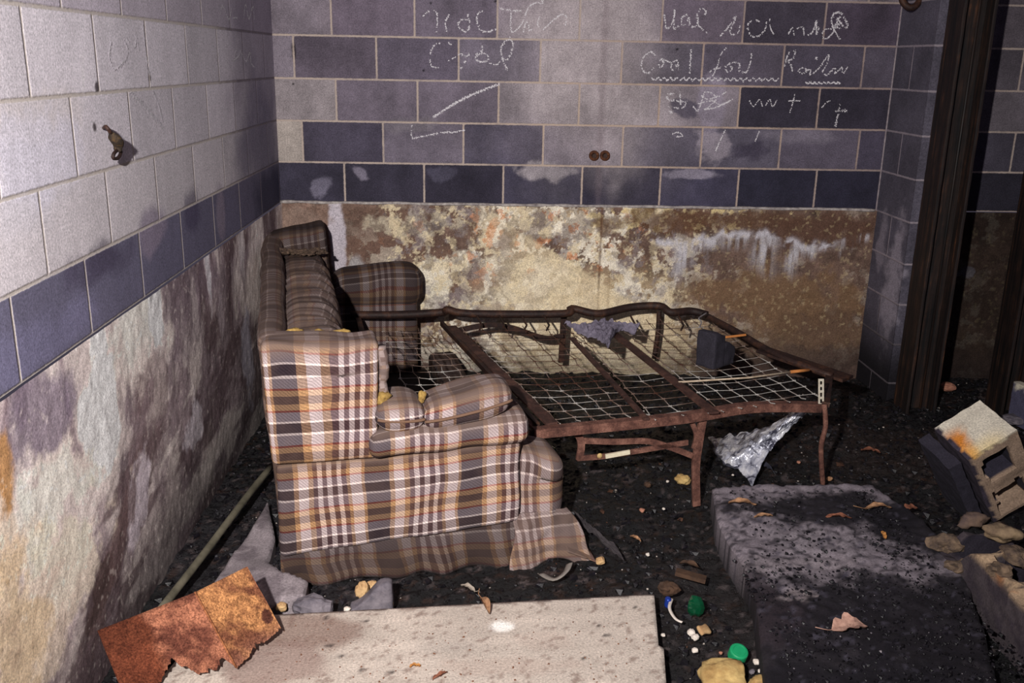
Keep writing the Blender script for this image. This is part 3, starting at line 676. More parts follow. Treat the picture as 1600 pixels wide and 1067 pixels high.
        for i in range(nu):
            for j in range(nv):
                q = [(i, j), (i+1, j), (i+1, j+1), (i, j+1)]
                Fc.append([idf(*a) for a in q]); UVs += [uvv(*a) for a in q]
                Fc.append([idf(*a)+n1 for a in q[::-1]]); UVs += [uvv(*a) for a in q[::-1]]
        for seq in ([(i, 0) for i in range(nu+1)], [(nu, j) for j in range(nv+1)], [(i, nv) for i in range(nu, -1, -1)], [(0, j) for j in range(nv, -1, -1)]):
            for a, b in zip(seq, seq[1:]):
                Fc.append([idf(*b), idf(*a), idf(*a)+n1, idf(*b)+n1]); UVs += [uvv(*b), uvv(*a), uvv(*a), uvv(*b)]
        return part(name, V, Fc, UVs, dirt=dirt, dark=dark, label=label, topdirt=.2, mat=mat, parent=parent)
    def sk(a, b):
        s = -.02+a*.80; top = .10+.055*max(0, s)/.76; z = top*(1-b)+(-.012)*b
        y = .028+.014*math.sin(s*34+2*n3((s*4, 0, 0)))*b-.035*b+.012*n3((s*9, b*3, 1))
        return (s, y, z)
    cloth(sk, 90, 12, 'skirt', .5, lambda V: np.clip(1.0-V[:, 2]*1.8, .7, 1.), 'dirty plaid skirt with painted hem shade')
    def fl(a, b):
        s = .735+a*.20+b*(.0+.10*a)+.012*math.sin(b*5); top = .165; z = top*(1-b)-.02*b*(.8+.4*n3((a*5, 1, 2)))-.012*math.sin(a*9)*b
        y = .012+.02*a*a-.05*b*(.6+.6*math.sin(a*7+1))*.6-.02*b+.008*n3((a*6, b*5, 4))
        return (s, y, z)
    cloth(fl, 40, 24, 'torn_flap', .75, 0., 'pale torn skirt cloth hanging at the front corner')
    def fl2(a, b):
        s = .925+a*.10+.0*b; z = .03-.035*a+.03*b*(1-a); y = -.03+.09*b-.03*a
        return (s, y, z)
    cloth(fl2, 12, 8, 'torn_flap', .9, 0., 'pale torn scrap trailing on the ground')
    # backrest
    def fb(p):
        x, y, z = p; z += (.018*n3(p, 3.2, 1)-.02*math.exp(-((y-.8)/.4)**2)) if z > .6 else 0
        return (x-.05*(z/.8)-.016*y+.008*n3(p, 5, 5), y, z)
    v, f, u = rbox(-.01, .085, .10, 1.95, .06, .80, .04, .02, fb, (0, 0))
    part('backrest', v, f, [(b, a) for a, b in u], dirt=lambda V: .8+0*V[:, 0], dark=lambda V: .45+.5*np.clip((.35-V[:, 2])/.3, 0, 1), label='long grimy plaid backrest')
    def fc(p):
        x, y, z = p; t = (y-.16)/1.68
        rib = .004*math.sin(y*46+6*n3((y*4, z*3, 0)))+.003*math.sin(y*90+6*n3((y*6, z*4, 1)))+.012*n3((y*6, z*5, x*5))
        k = math.sin(max(0, min(1, t))*math.pi)**.35
        x = x+(rib+.03*k*math.sin(max(0, min(1, (z-.28)/.48))*math.pi) if x > .09 else 0)-.016*y; z = z+(rib*1.1+.012*n3(p, 5, 2) if z > .6 else 0)-.03*t*(z > .6)
        return (x, y, z)
    v, f, u = rbox(.02, .215, .16, 1.80, .28, .775, .07, .014, fc, (0, 0))
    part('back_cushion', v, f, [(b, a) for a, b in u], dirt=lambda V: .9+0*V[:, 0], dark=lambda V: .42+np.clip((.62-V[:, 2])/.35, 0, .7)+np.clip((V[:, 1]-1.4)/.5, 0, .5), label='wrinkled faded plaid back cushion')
    def fe(p):
        x, y, z = p; return (x-.05*(z/.8)-.02, y, z+(.20*(x-.2)+.012*n3(p, 7, 3) if z > .6 else 0))
    v, f, u = rbox(-.0, .285, 1.80, 2.04, .06, .835, .035, .02, fe, (0, 0))
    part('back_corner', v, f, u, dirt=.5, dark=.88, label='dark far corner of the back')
    def fa(p):
        x, y, z = p; t = (x-.2)/.48; z += .03*sst1(0, .8, t)*(z > .5)+.008*n3(p, 5, 1)-.03*(t < .2)*(z > .5)*(1-t*5)
        return (x, y+.008*n3(p, 6, 2), z)
    v, f, u = rbox(.2, .69, 1.83, 2.05, .42, .60, .075, .015, fa, (0, 0))
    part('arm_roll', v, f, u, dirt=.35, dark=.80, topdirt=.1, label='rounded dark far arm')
    v, f, u = rbox(.18, .66, 1.86, 2.04, .05, .46, .03, .02, lambda p: (p[0], p[1], p[2]), (0, 0))
    part('arm_side', v, f, u, dirt=.3, dark=.62)
    v, f, u = rbox(.0, .75, .17, 1.9, .02, .07, .01, .05)
    part('base_board', v, f, u, mat=simple('black_sofa_lining', (20, 17, 20), (40, 34, 36), 20))
    # yellow foam showing at the tears
    def foam(c, sz, seed, nm='foam_padding'):
        v, f = rock(c, sz, seed, 3, .5); o = linkmesh(nm, v, f, M_FOAM, root, smooth=True); o['label'] = 'exposed yellow foam'
    foam((.06, .165, .793), (.03, .014, .010), 1); foam((.135, .17, .785), (.018, .012, .010), 2); foam((.20, .168, .782), (.034, .013, .009), 3)
    foam((.31, .03, .60), (.028, .02, .02), 4); foam((.445, .05, .590), (.012, .012, .02), 5)
    stuff_m = simple('grey_stuffing', (70, 56, 50), (132, 108, 90), 90, .95, .9, dist=.008)
    for k in range(9):
        x = -.02+.026*k; v, f = rock((x, 1.62+.05*n3((k*3.1, 0, 0)), .765-.10*max(0, x-.12)), (.022+.012*n3((k*2., 1, 0)), .035, .012), 30+k, 3, .9); o = linkmesh('torn_stuffing', v, f, stuff_m, root); o['label'] = 'brown torn stuffing'
    # torn inner edge of the end panel, hanging batting
    pts = smoothpath([(.315, .03, .77), (.325, .04, .70), (.318, .05, .64), (.328, .04, .58), (.325, .03, .545)], 6)
    v, f = tube(pts, [.018+.006*n3((i*.5, 2, 0)) for i in range(len(pts))], 8); part('torn_edge', v, f, [(.1+.001*i, .05) for i in range(sum(len(q) for q in f))], dirt=.9)
    return root
def sst1(a, b, x): t = max(0., min(1., (x-a)/(b-a))); return t*t*(3-2*t)
sofa()

# ------------------------------------------------------------------ fold-out bed frame
def bed():
    root = empty('bed_frame', tuple(P0), TH)
    tag(root, 'rusted folding metal bed frame with wire mesh, pulled out of the plaid sofa', 'bed frame')
    wm = NT('mesh_wire', .45, .5); o = wm.obj(); sx = wm.n('ShaderNodeSeparateXYZ'); wm.l(o, sx.inputs[0])
    f = wm.math('ADD', wm.noise(5, 4, .6, o), wm.math('MULTIPLY', wm.math('ABSOLUTE', wm.math('SUBTRACT', sx.outputs[0], 1.25)), .22)); f = wm.math('SUBTRACT', wm.math('ADD', f, .06), wm.math('MULTIPLY', sx.outputs[1], .16))
    wm.base(wm.ramp(f, [(.40, (86, 54, 42)), (.52, (140, 118, 106)), (.62, (196, 192, 186))])); wm.b.inputs['Metallic'].default_value = .3
    def add(name, vf, mat=M_RUST, label=None, parent=root, smooth=False):
        o = linkmesh(name, vf[0], vf[1], mat, parent, smooth=smooth)
        if label: o['label'] = label
        return o
    Z = .395
    NR = [bz(836, 672, Z), bz(920, 664, Z), bz(1075, 648, Z), bz(1180, 632, Z), bz(1285, 632, Z-.02)]
    FR = [bz(548, 492, .42), bz(620, 492, .42), bz(690, 488, .43), bz(700, 484, .45), bz(735, 490, .43), bz(880, 490, .43), bz(893, 482, .45), bz(935, 490, .43), bz(985, 480, .45), bz(1030, 478, .46), bz(1048, 488, .44), bz(1080, 486, .44), bz(1105, 492, .43)]
    FT = [bz(1100, 492, .43), bz(1150, 518, .42), bz(1215, 555, .40), bz(1300, 588, Z-.02)]
    add('side_rail', angle_bar(smoothpath(NR, 5), .036, .034, .005, 1), label='near rusty side rail')
    add('side_rail', tube(smoothpath(FR, 5), .020, 8), M_RUSTD, 'dark bent far side rail', smooth=True)
    add('foot_rail', tube(smoothpath(FT, 5), .016, 8), M_RUSTD, 'dark foot rail', smooth=True)
    add('corner_plate', boxbar(bz(1190, 546, .40), bz(1325, 592, .37), .09, .012), M_RUSTD, 'broad dark sheet at the far foot corner')
    add('foot_rail', boxbar(bz(1296, 585, .37), bz(1290, 632, .375), .03, .02), M_RUSTD)
    add('head_rail', boxbar(bz(560, 500, .41), (.36, .28, .36), .025, .025), M_RUSTD)
    bars = [((705, 510), (862, 662), .045), ((893, 528), (1010, 655), .022), ((948, 512), (1116, 645), .040)]
    for (a, b, w) in bars:
        add('cross_bar', boxbar(bz(*a, .405), bz(*b, .40), w, .008), M_RUSTM)
    pb = boxbar(bz(690, 505, .40), bz(840, 665, .385), .016, .022); add('cross_bar', pb, M_RUSTD)
    # wire mesh, one part per bay
    def interp(a, b, t): return a+(b-a)*t
    def bay(fl, fr, nl, nr, ns, nt, sag=.01, r=.0015, hooks=True):
        """corners in frame coords: far-left, far-right, near-left, near-right; wires cross at links"""
        def P(i, j):
            s = i/ns; t = j/nt
            p = interp(interp(nl, nr, s), interp(fl, fr, s), t)
            z = -sag*math.sin(math.pi*t)*math.sin(math.pi*s*.9+.1)-.008
            k = .0045*((i+j) % 2*2-1)
            return p+np.array([k+.006*n3((i*.7, j*.7, ns)), k*.8+.006*n3((i*.7, j*.7, 5)), z])
        parts = []
        for i in range(ns+1):
            parts.append(tube([P(i, j) for j in range(nt+1)], r*1.3, 5, cap=False))
        for j in range(nt+1):
            parts.append(tube([P(i, j) for i in range(ns+1)], r*.75, 5, cap=False))
        for i in range(ns+1):
            for j in range(nt+1):
                p = P(i, j); parts.append(tube([p-np.array([.007, 0, 0]), p+np.array([.007, 0, .001])], r*1.7, 5))
        if hooks:
            for i in range(ns+1):
                p = P(i, 0); d = (nl-fl); d = d/np.linalg.norm(d)
                parts.append(tube([p, p+np.array([.004*(-1)**i, 0, 0])+d*.03, p+d*.055+np.array([0, 0, .006])], r*1.3, 5))
                p = P(i, nt); parts.append(tube([p, p-d*.05+np.array([0, 0, .01])], r*1.3, 5))
        return join(parts)
    z = .40
    g = lambda px, py: bz(px, py, z)
    add('wire_mesh', bay(g(600, 515), g(690, 520), bz(655, 660, z), bz(800, 640, z), 5, 14), wm.m)
    add('wire_mesh', bay(g(725, 516), g(888, 512), g(868, 652), g(1003, 640), 5, 15), wm.m)
    add('wire_mesh', bay(g(898, 512), g(950, 510), g(1018, 646), g(1100, 636), 2, 15), wm.m)
    add('wire_mesh', bay(g(965, 506), g(1110, 500), g(1122, 634), g(1272, 612), 6, 13, .02), wm.m)
    # legs and linkage on the near side
    t0 = .27
    Q = lambda s, z, t=t0: (s, t, z)
    def strap(pts, w, h, n=5): return tube(smoothpath(pts, n), w, 4, flat=(.5, 1))
    def flatstrap(pts, w=.03, th=.006):
        P = smoothpath(pts, 5); V = []; Fc = []
        for i, p in enumerate(P):
            d = P[min(i+1, len(P)-1)]-P[max(i-1, 0)]; nrm = np.array([-d[2], 0, d[0]]); nrm = nrm/np.linalg.norm(nrm)
            for a, b in ((-1, -1), (1, -1), (1, 1), (-1, 1)): V.append(tuple(p+nrm*a*w/2+np.array([0, b*th/2, 0])))
        for i in range(len(P)-1):
            for k in range(4): Fc.append([i*4+k, i*4+(k+1) % 4, (i+1)*4+(k+1) % 4, (i+1)*4+k])
        Fc += [[0, 1, 2, 3][::-1], [len(V)-4+k for k in range(4)]]
        return V, Fc
    def near(px, py, t=t0):
        X = pp(px, py, P0+VS*t, VS)-P0; return np.array([X@US, t, X[2]])
    leg = add('leg', flatstrap([near(1098, 655), near(1092, 690), near(1087, 730), near(1088, 790)], .030, .012), label='tapered rusty middle leg')
    add('leg_brace', flatstrap([near(1080, 658), near(1088, 680), near(1084, 700)], .018, .010), parent=leg)
    add('leg', tube(smoothpath([near(1288, 632), near(1290, 665), near(1283, 700), near(1286, 760)], 5), .010, 8), label='bent corner leg at the foot end', smooth=True)
    add('leg', flatstrap([near(835, 672, .24), near(830, 700, .24), near(815, 738, .24)], .034, .010), label='bracket leg rising out of the sofa front')
    br = add('support_bracket', flatstrap([near(885, 668), near(902, 678), near(908, 695), near(905, 718)], .026, .010))
    add('linkage_bar', flatstrap([near(904, 688), near(960, 690), near(1010, 689), near(1045, 698), near(1082, 712)], .022, .007), label='upper curved link')
    add('linkage_bar', flatstrap([near(902, 716), near(950, 712), near(1010, 702), near(1075, 691)], .020, .007), label='lower straight link')
    add('bolt', rock(near(937, 712, .262), (.010, .006, .010), 3, 2, .1), simple('pale_brass', (170, 140, 90), (214, 186, 130), 40))
    # plate gusset where rail meets sofa
    add('corner_gusset', boxbar(near(800, 640, .28), near(852, 680, .25), .05, .008), M_RUST)
    # far side folded legs
    def fy(px, py, t=1.66):
        X = pp(px, py, P0+VS*t, VS)-P0; return np.array([X@US, t, X[2]])
    add('leg', boxbar(fy(881, 492), fy(877, 566), .030, .014, (0, 1, 0)), M_RUSTD, 'dark far leg')
    add('leg', tube(smoothpath([fy(1030, 486), fy(1028, 520), fy(1022, 560)], 4), .013, 8), M_RUSTD, 'dark far leg towards the foot end', smooth=True)
    add('stretcher_bar', flatstrap([fy(700, 520, 1.6), fy(760, 508, 1.6), fy(800, 512, 1.6), fy(850, 528, 1.6), fy(880, 524, 1.6)], .025, .01), M_RUSTD)
    for px in (745, 780, 815, 850, 925, 985, 1060):
        add('spring_hook', tube([bz(px, 493, .43), bz(px+8, 508, .41), bz(px+4, 516, .40)], .005, 6), M_RUSTD)
    return root
def pp(px, py, P, n): d = ray(px, py); return CAM+d*((P-CAM)@n)/(d@n)
bed()

# ------------------------------------------------------------------ steel columns
def column(cx, cy, w, label):
    root = empty('steel_column', (cx, cy, -.05))
    tag(root, label, 'steel column', None)
    h = 2.5
    def P(x0, x1, y0, y1, nm):
        def g(p): return (p[0]+.0015*n3(p, 14, 1), p[1]+.0015*n3(p, 14, 2), p[2])
        v, f, u = rbox(x0, x1, y0, y1, 0, h, .002, .04, g); return linkmesh(nm, v, f, M_POST, root)
    P(-w/2, -w/2+.016, -w/2, w/2, 'flange'); P(w/2-.016, w/2, -w/2, w/2, 'flange'); P(-w/2+.012, w/2-.012, -.006, .006, 'web')
    v = []
    for x in (-w/2+.03, w/2-.05):
        v.append(tube([(x, -.012, 0), (x, -.012, h)], .007, 6))
    linkmesh('weld_bead', *join(v), M_POST, root, smooth=True)
    v, f, u = rbox(-w/2-.03, w/2+.03, -w/2-.03, w/2+.03, 0, .03, .003, .05); linkmesh('base_plate', v, f, M_POST, root)
    return root
k = NT('streaked_rusty_column', .6, .4); mp = k.n('ShaderNodeMapping'); mp.inputs['Scale'].default_value = (60, 60, 3); k.l(k.obj(), mp.inputs[0])
f1 = k.noise(1., 6, .65, mp.outputs[0]); f2 = k.noise(9, 5, .7, k.obj())
k.base(k.mix(k.mapr(f2, .4, .6), k.ramp(f1, [(.40, (17, 13, 14)), (.58, (44, 30, 25)), (.74, (104, 66, 42))]), k.ramp(f1, [(.4, (13, 11, 13)), (.75, (44, 30, 25))]))); k.bump(f1, .6, .003)
M_POST = k.m
column(3.20, -.53, .15, 'rusty steel H column standing against the end of the short block wall')
column(3.675, -.53, .155, 'rusty steel H column at the right edge of the photo')

# hook over the stub wall, bolts, padlock bracket
hk = ony(1428, 6, -.2)
v = join([tube(smoothpath([hk+np.array(q) for q in ((-.06, .02, .10), (-.06, 0, .02), (-.03, -.01, -.015), (.0, -.012, -.012), (.03, 0, .03), (.03, .0, .12))], 6), .016, 8), tube([hk+np.array((-.1, .03, .1)), hk+np.array((.09, .03, .1))], .014, 8)])
o = linkmesh('iron_hook', *v, M_RUSTD, smooth=True); tag(o, 'rusty iron hook at the top beside the steel column', 'hook')
for i, px in enumerate((928, 945)):
    c = ony(px, 243, -.012)
    root = empty('bolt', tuple(c)); tag(root, 'rusty bolt in the back wall, %s of the pair' % ('left' if i == 0 else 'right'), 'bolt', 'pair of bolts in the back wall')
    pts = [(math.cos(a)*.019, -.004, math.sin(a)*.019) for a in np.linspace(0, 2*math.pi, 17)]
    linkmesh('washer', *tube(pts, .008, 8), M_ORANGE2 if 'M_ORANGE2' in globals() else rust_mat('orange_rust_iron', (58, 34, 26), (96, 58, 38), (130, 84, 54), 60), root, smooth=True)
    linkmesh('shank', *tube([(0, .014, 0), (0, -.022, 0)], .012, 6), M_RUSTD, root)
rt = empty('hasp', tuple(onx(172, 205, 0))); tag(rt, 'dark rusty hasp and hanging catch on the light left wall', 'hasp')
base = onx(172, 205, 0)
def LW(px, py, x): return onx(px, py, x)-base
linkmesh('staple', *tube(smoothpath([LW(162, 200, .002), LW(166, 198, .03), LW(172, 206, .035), LW(176, 210, .02)], 5), .005, 8), M_RUSTD, rt, smooth=True)
v, f = tube(smoothpath([LW(172, 206, .03), LW(178, 214, .034), LW(184, 224, .032), LW(184, 236, .028)], 4), [.007, .008, .010, .014, .017, .019, .020, .019, .017, .015, .012, .012, .010], 8, flat=(1, .7)); linkmesh('latch_plate', v, f, rust_mat('dark_iron', (26, 22, 20), (52, 42, 34), (110, 84, 50), 40), rt, smooth=True)
rl = [LW(184, 234, .028), LW(178, 240, .03), LW(177, 247, .028), LW(184, 247, .028), LW(189, 238, .028), LW(185, 233, .028)]
linkmesh('ring', *tube(smoothpath(rl, 4), .005, 6), M_RUSTD, rt, smooth=True)

# ------------------------------------------------------------------ board
def slab_poly(name, pts, z0, z1, mat, paint, res=.01, h=None, parent=None):
    """flat piece with irregular outline: grid clipped by polygon"""
    pts = np.array(pts); lo = pts.min(0); hi = pts.max(0)
    nx = int((hi[0]-lo[0])/res)+1; ny = int((hi[1]-lo[1])/res)+1
    def inside(x, y):
        c = False; j = len(pts)-1
        for i in range(len(pts)):
            if (pts[i][1] > y) != (pts[j][1] > y) and x < (pts[j][0]-pts[i][0])*(y-pts[i][1])/(pts[j][1]-pts[i][1])+pts[i][0]: c = not c
            j = i
        return c
    ins = np.array([[inside(lo[0]+(i+.5)*res, lo[1]+(j+.5)*res) for j in range(ny)] for i in range(nx)])
    idx = {}; V = []; Fc = []
    def near_edge(x, y):
        # snap vertices to the outline
        best = None; bd = 1e9
        for i in range(len(pts)):
            a = pts[i-1]; b = pts[i]; ab = b-a; t = np.clip(((x-a[0])*ab[0]+(y-a[1])*ab[1])/(ab@ab), 0, 1); q = a+ab*t; dd = (q[0]-x)**2+(q[1]-y)**2
            if dd < bd: bd = dd; best = q
        return best, bd
    def vid(i, j, top):
        key = (i, j, top)
        if key not in idx:
            x = lo[0]+i*res; y = lo[1]+j*res
            full = all(0 <= a < nx and 0 <= b < ny and ins[a, b] for a in (i-1, i) for b in (j-1, j))
            if not full:
                q, dd = near_edge(x, y); x, y = q
            z = (z1+(h(x, y, full) if h else 0)) if top else z0
            idx[key] = len(V); V.append((x, y, z))
        return idx[key]
    for i in range(nx):
        for j in range(ny):
            if not ins[i, j]: continue
            Fc.append([vid(i, j, 1), vid(i+1, j, 1), vid(i+1, j+1, 1), vid(i, j+1, 1)])
            Fc.append([vid(i, j, 0), vid(i, j+1, 0), vid(i+1, j+1, 0), vid(i+1, j, 0)])
            for (di, dj, a, b) in ((-1, 0, (i, j+1), (i, j)), (1, 0, (i+1, j), (i+1, j+1)), (0, -1, (i, j), (i+1, j)), (0, 1, (i+1, j+1), (i, j+1))):
                ii, jj = i+di, j+dj
                if not (0 <= ii < nx and 0 <= jj < ny and ins[ii, jj]):
                    Fc.append([vid(*a, 0), vid(*b, 0), vid(*b, 1), vid(*a, 1)])
    V = np.array(V); col = paint(V[:, 0], V[:, 1], V[:, 2])
    o = linkmesh(name, V, Fc, mat, parent, col=col); o.data.polygons.foreach_set('use_smooth', [len(f) == 4 and abs(o.data.polygons[i].normal.z) > .7 for i, f in enumerate(Fc)])
    return o
def P2(px, py, z): q = onz(px, py, z); return (q[0], q[1])
ZB = .06
def board_paint(x, y, z):
    c = np.zeros((len(x), 3))+lin((192, 179, 168)); xx = x*math.cos(.1)+y*math.sin(.1); yy = -x*math.sin(.1)+y*math.cos(.1)
    c *= (.86+.28*fbm(xx*.35, yy*6, 6, 4, 3))[:, None]; c *= (.8+.4*fbm(x, y, 6, 4, 6))[:, None]
    s = sst(.70, .76, fbm(x, y, 70, 2, 7))[:, None]*.6; c = c*(1-s)+lin((110, 84, 74))*s
    def B(px, py, ra, rb, col, k, **kw):
        nonlocal c
        P = P2(px, py, ZB); c = blob(x, y, c, P[0], P[1], ra, rb, col, k, **kw)
    B(470, 985, .2, .08, (132, 108, 98), .75, na=.3, seed=2); B(430, 1040, .14, .1, (140, 116, 108), .7, na=.3, seed=3)
    B(785, 978, .03, .025, (250, 246, 240), .95, na=.3, nf=30, seed=4); B(850, 1000, .08, .05, (178, 156, 144), .25, na=.3, nf=20, seed=5)
    B(700, 1010, .10, .03, (170, 160, 152), .4, na=.3, seed=6); B(800, 1040, .2, .04, (180, 160, 148), .4, na=.3, nf=20, seed=8)
    for px, py, r in ((937, 979, .006), (948, 992, .010), (992, 950, .005), (912, 1028, .007), (567, 1048, .008), (612, 1050, .010), (515, 1009, .009), (532, 1024, .007), (508, 965, .007), (570, 971, .006)):
        B(px, py, r, r, (40, 32, 34), .9, na=.3, soft=.3, seed=px)
    edge = sst(.01, .0, z-ZB+.015)[:, None]; c = c*(1-.45*edge)
    return c
bpts = [P2(330, 968, ZB), P2(400, 962, ZB), P2(1022, 928, ZB), P2(1029, 1008, ZB), P2(1037, 1012, ZB), P2(1041, 1068, ZB)]
q = P2(1048, 1180, ZB); bpts += [q, (q[0]-1.38, q[1]-.16)]
o = slab_poly('plywood_board', bpts, ZB-.022, ZB, M_PAINT, board_paint, .012); tag(o, 'flat weathered pale wooden board at the bottom of the photo', 'board')
for i, (px, py) in enumerate(((620, 990), (960, 960))):
    q = onz(px, py, .03); v, f = rock((q[0], q[1]-.08, .0), (.09, .07, .04), 60+i, 2, .2); linkmesh('rubble_stone', v, f, M_RUSTD)
    tag(bpy.data.objects[-1] if False else COL.objects[-1], 'dark stone under the %s of the pale wooden board' % ('middle', 'right end')[i], 'stone')

# ------------------------------------------------------------------ rusty sheet box
def sheet():
    root = empty('rusty_metal_sheet', tuple(onz(330, 1000, ZB))); tag(root, 'bent orange rusted metal sheet with jagged edge, lying on the board', 'metal sheet')
    b = np.array(root.location)
    TL = onz(152, 985, .21); TM = onz(305, 925, .27); TR = onz(386, 885, .27)
    BR = onz(441, 985, .10); BM = onz(372, 1048, .075); BL = onz(192, 1085, .065)
    def panel(name, A, B, C, D, nu, nv, jag, col, seed, dent=0.004):
        # A top-left, B top-right, C bottom-right, D bottom-left
        n = np.cross(B-A, D-A); n = n/np.linalg.norm(n); V = []; ij = {}
        cols = []
        for side in (0, 1):
            for i in range(nu+1):
                for j in range(nv+1):
                    u = i/nu; w = j/nv; w2 = w*(1-jag(u))
                    p = (A*(1-u)+B*u)*(1-w2)+(D*(1-u)+C*u)*w2
                    p = p+n*(dent*n3(p*1., 14, seed)+dent*2*n3(p*1., 5, seed))+n*(.004 if side else 0)
                    ij[(side, i, j)] = len(V); V.append(p-b)
                    cols.append(col(u, w2, p))
        Fc = []
        for i in range(nu):
            for j in range(nv):
                Fc.append([ij[0, i, j], ij[0, i+1, j], ij[0, i+1, j+1], ij[0, i, j+1]]); Fc.append([ij[1, i, j], ij[1, i, j+1], ij[1, i+1, j+1], ij[1, i+1, j]])
        for i in range(nu):
            for j in (0, nv): Fc.append([ij[0, i, j], ij[1, i, j], ij[1, i+1, j], ij[0, i+1, j]])
        for j in range(nv):
            for i in (0, nu): Fc.append([ij[0, i, j], ij[0, i, j+1], ij[1, i, j+1], ij[1, i, j]])
        return linkmesh(name, V, Fc, M_ORANGE, root, col=np.array(cols), smooth=True)
    def c1(u, w, p):
        k = float(fbm(np.array([p[0]]), np.array([p[1]+p[2]]), 18, 4, 3)[0]); a = lin((176, 128, 84))*sst1(.35, .6, k)+lin((112, 72, 52))*(1-sst1(.35, .6, k))
        d = math.hypot((u-.62)/.16, (w-.52)/.2); a = a*(.75 if .85 < d < 1.1 else 1.)
        if math.hypot((u-.88)/.1, (w-.72)/.1) < 1: a = lin((82, 50, 40))
        s = sst1(.7, 1., w)*.6; return a*(1-s)+lin((130, 92, 78))*s
    def c2(u, w, p):
        k = float(fbm(np.array([p[0]]), np.array([p[1]+p[2]]), 16, 4, 8)[0]); a = lin((146, 98, 76))*sst1(.35, .62, k)+lin((96, 58, 46))*(1-sst1(.35, .62, k))
        s = 1-sst1(.40, .52, u+.12*(k-.5)); a = a*(1-s)+lin((92, 50, 34))*(.5+.8*k)*s
        s = (1-sst1(0, .05, w)); return a*(1-.4*s)
    jr = lambda u: .03+.10*max(0, 1-abs(u-.45)/.18)*(.7+1.2*n3((u*22, 1, 0)))+.05*abs(n3((u*31, 3, 1)))
    def jl(u): return max(0, .05+.32*max(0, 1-abs(u-.50)/.16)*(.85+.6*n3((u*26, 5, 0)))+.14*max(0, 1-abs(u-.92)/.07)+.09*abs(n3((u*24, 9, 2)))-.04*(u < .3))
    panel('right_panel', TM, TR, BR, BM, 46, 40, jr, c1, 2, .002)
    panel('left_panel', TL, TM, BM, BL, 64, 40, jl, c2, 5, .004)
    # rolled crease between the panels
    pts = [TM*(1-t)+BM*t-b+np.array([0, -.003, .003]) for t in np.linspace(0, .96, 12)]
    v, f = tube(pts, .0028, 8); linkmesh('crease', v, f, M_ORANGE, root, col=np.zeros((len(v), 3))+lin((140, 92, 62)), smooth=True)
sheet()

# ------------------------------------------------------------------ pole, broken concrete, stones
a = onz(262, 938, .06); b_ = onz(418, 738, .09)
a2 = a+(a-b_)*.08; a2[0] = max(a2[0], .05)
v, f = tube([a2+(b_-a2)*t+np.array([.004*math.sin(t*5), 0, .006*math.sin(t*3)]) for t in np.linspace(0, 1.06, 14)], [.0125]*14, 10)
o = linkmesh('wooden_pole', v, f, simple('greenish_wood', (70, 66, 54), (112, 106, 90), 14), smooth=True); tag(o, 'thin grey-green wooden pole leaning between the left wall and the sofa', 'pole')

def cpaint(base, dark, seed):
    def g(x, y, z):
        c = np.zeros((len(x), 3))+lin(base); c *= (.7+.6*fbm(x, y, 9, 5, seed, .65))[:, None]
        m = sst(.55, .66, fbm(x, y, 22, 4, seed+3))[:, None]*.6; return c*(1-m)+lin(dark)*m
    return g
z = .05
pts = [P2(a_, b2, z) for a_, b2 in ((418, 780), (398, 815), (372, 850), (335, 905), (352, 950), (410, 952), (440, 935), (476, 930), (482, 905), (440, 895), (420, 870), (430, 840))]
o = slab_poly('broken_concrete', pts, -.03, z, M_PAINT, cpaint((140, 130, 134), (92, 82, 88), 5), .010, lambda x, y, full: .022*(n3((x*6, y*6, 0)))-(0 if full else .012)); tag(o, 'broken flat piece of grey concrete under the near left corner of the sofa', 'concrete')
M_ST1 = simple('grey_stone', (70, 66, 76), (132, 124, 130), 20, .85, .7); M_ST2 = simple('tan_stone', (140, 100, 66), (214, 180, 132), 18, .85, .6); M_ST3 = simple('white_stone', (180, 168, 160), (236, 226, 214), 20)
M_BRN = simple('brown_chip', (46, 34, 28), (88, 64, 48), 30); M_PINK = simple('pinkish_chip', (140, 88, 74), (190, 136, 112), 30)
def stone(px, py, z, sz, mat, seed, label, name='stone', cat='stone', group=None, rough=.3):
    q = onz(px, py, z); v, f = rock((0, 0, 0), sz, seed, 3, rough); o = linkmesh(name, v, f, mat); o.location = tuple(q); tag(o, label, cat, group); return o
stone(490, 948, .04, (.065, .035, .035), M_ST1, 1, 'dark grey angular rock behind the board, beside the broken concrete')
v = [(0, 0, 0), (.15, .0, 0), (.14, .02, .09), (.115, .03, .105), (.05, .03, .055), (0, .05, 0), (.15, .06, 0), (.14, .06, .085), (.11, .07, .095), (.05, .07, .05)]
q = onz(546, 950, .03)
v, f, u = rbox(0, .13, 0, .05, -.03, .07, .012, .012, lambda p: (p[0]+.006*n3(p, 20), p[1], -.03+(p[2]+.03)*(.25+.85*sst1(0, .11, p[0]))+.004*n3(p, 25, 2)))
o = linkmesh('wedge_stone', v, f, M_ST1, smooth=True); o.location = tuple(q); tag(o, 'grey wedge-shaped stone behind the board with a pale tip', 'stone')
stone(566, 922, .045, (.022, .02, .030), M_ST2, 3, 'cream and orange pebble behind the wedge-shaped stone'); stone(581, 914, .04, (.016, .012, .014), M_ST2, 4, 'small orange pebble touching the dirty sofa skirt')
stone(542, 952, .03, (.010, .009, .008), M_ST3, 5, 'tiny pale pebble left of the wedge-shaped stone'); stone(611, 944, .03, (.008, .008, .012), M_ST2, 6, 'tiny yellowish pebble right of the wedge-shaped stone')
stone(440, 948, .035, (.016, .014, .014), M_ST2, 7, 'small tan pebble in front of the broken concrete')

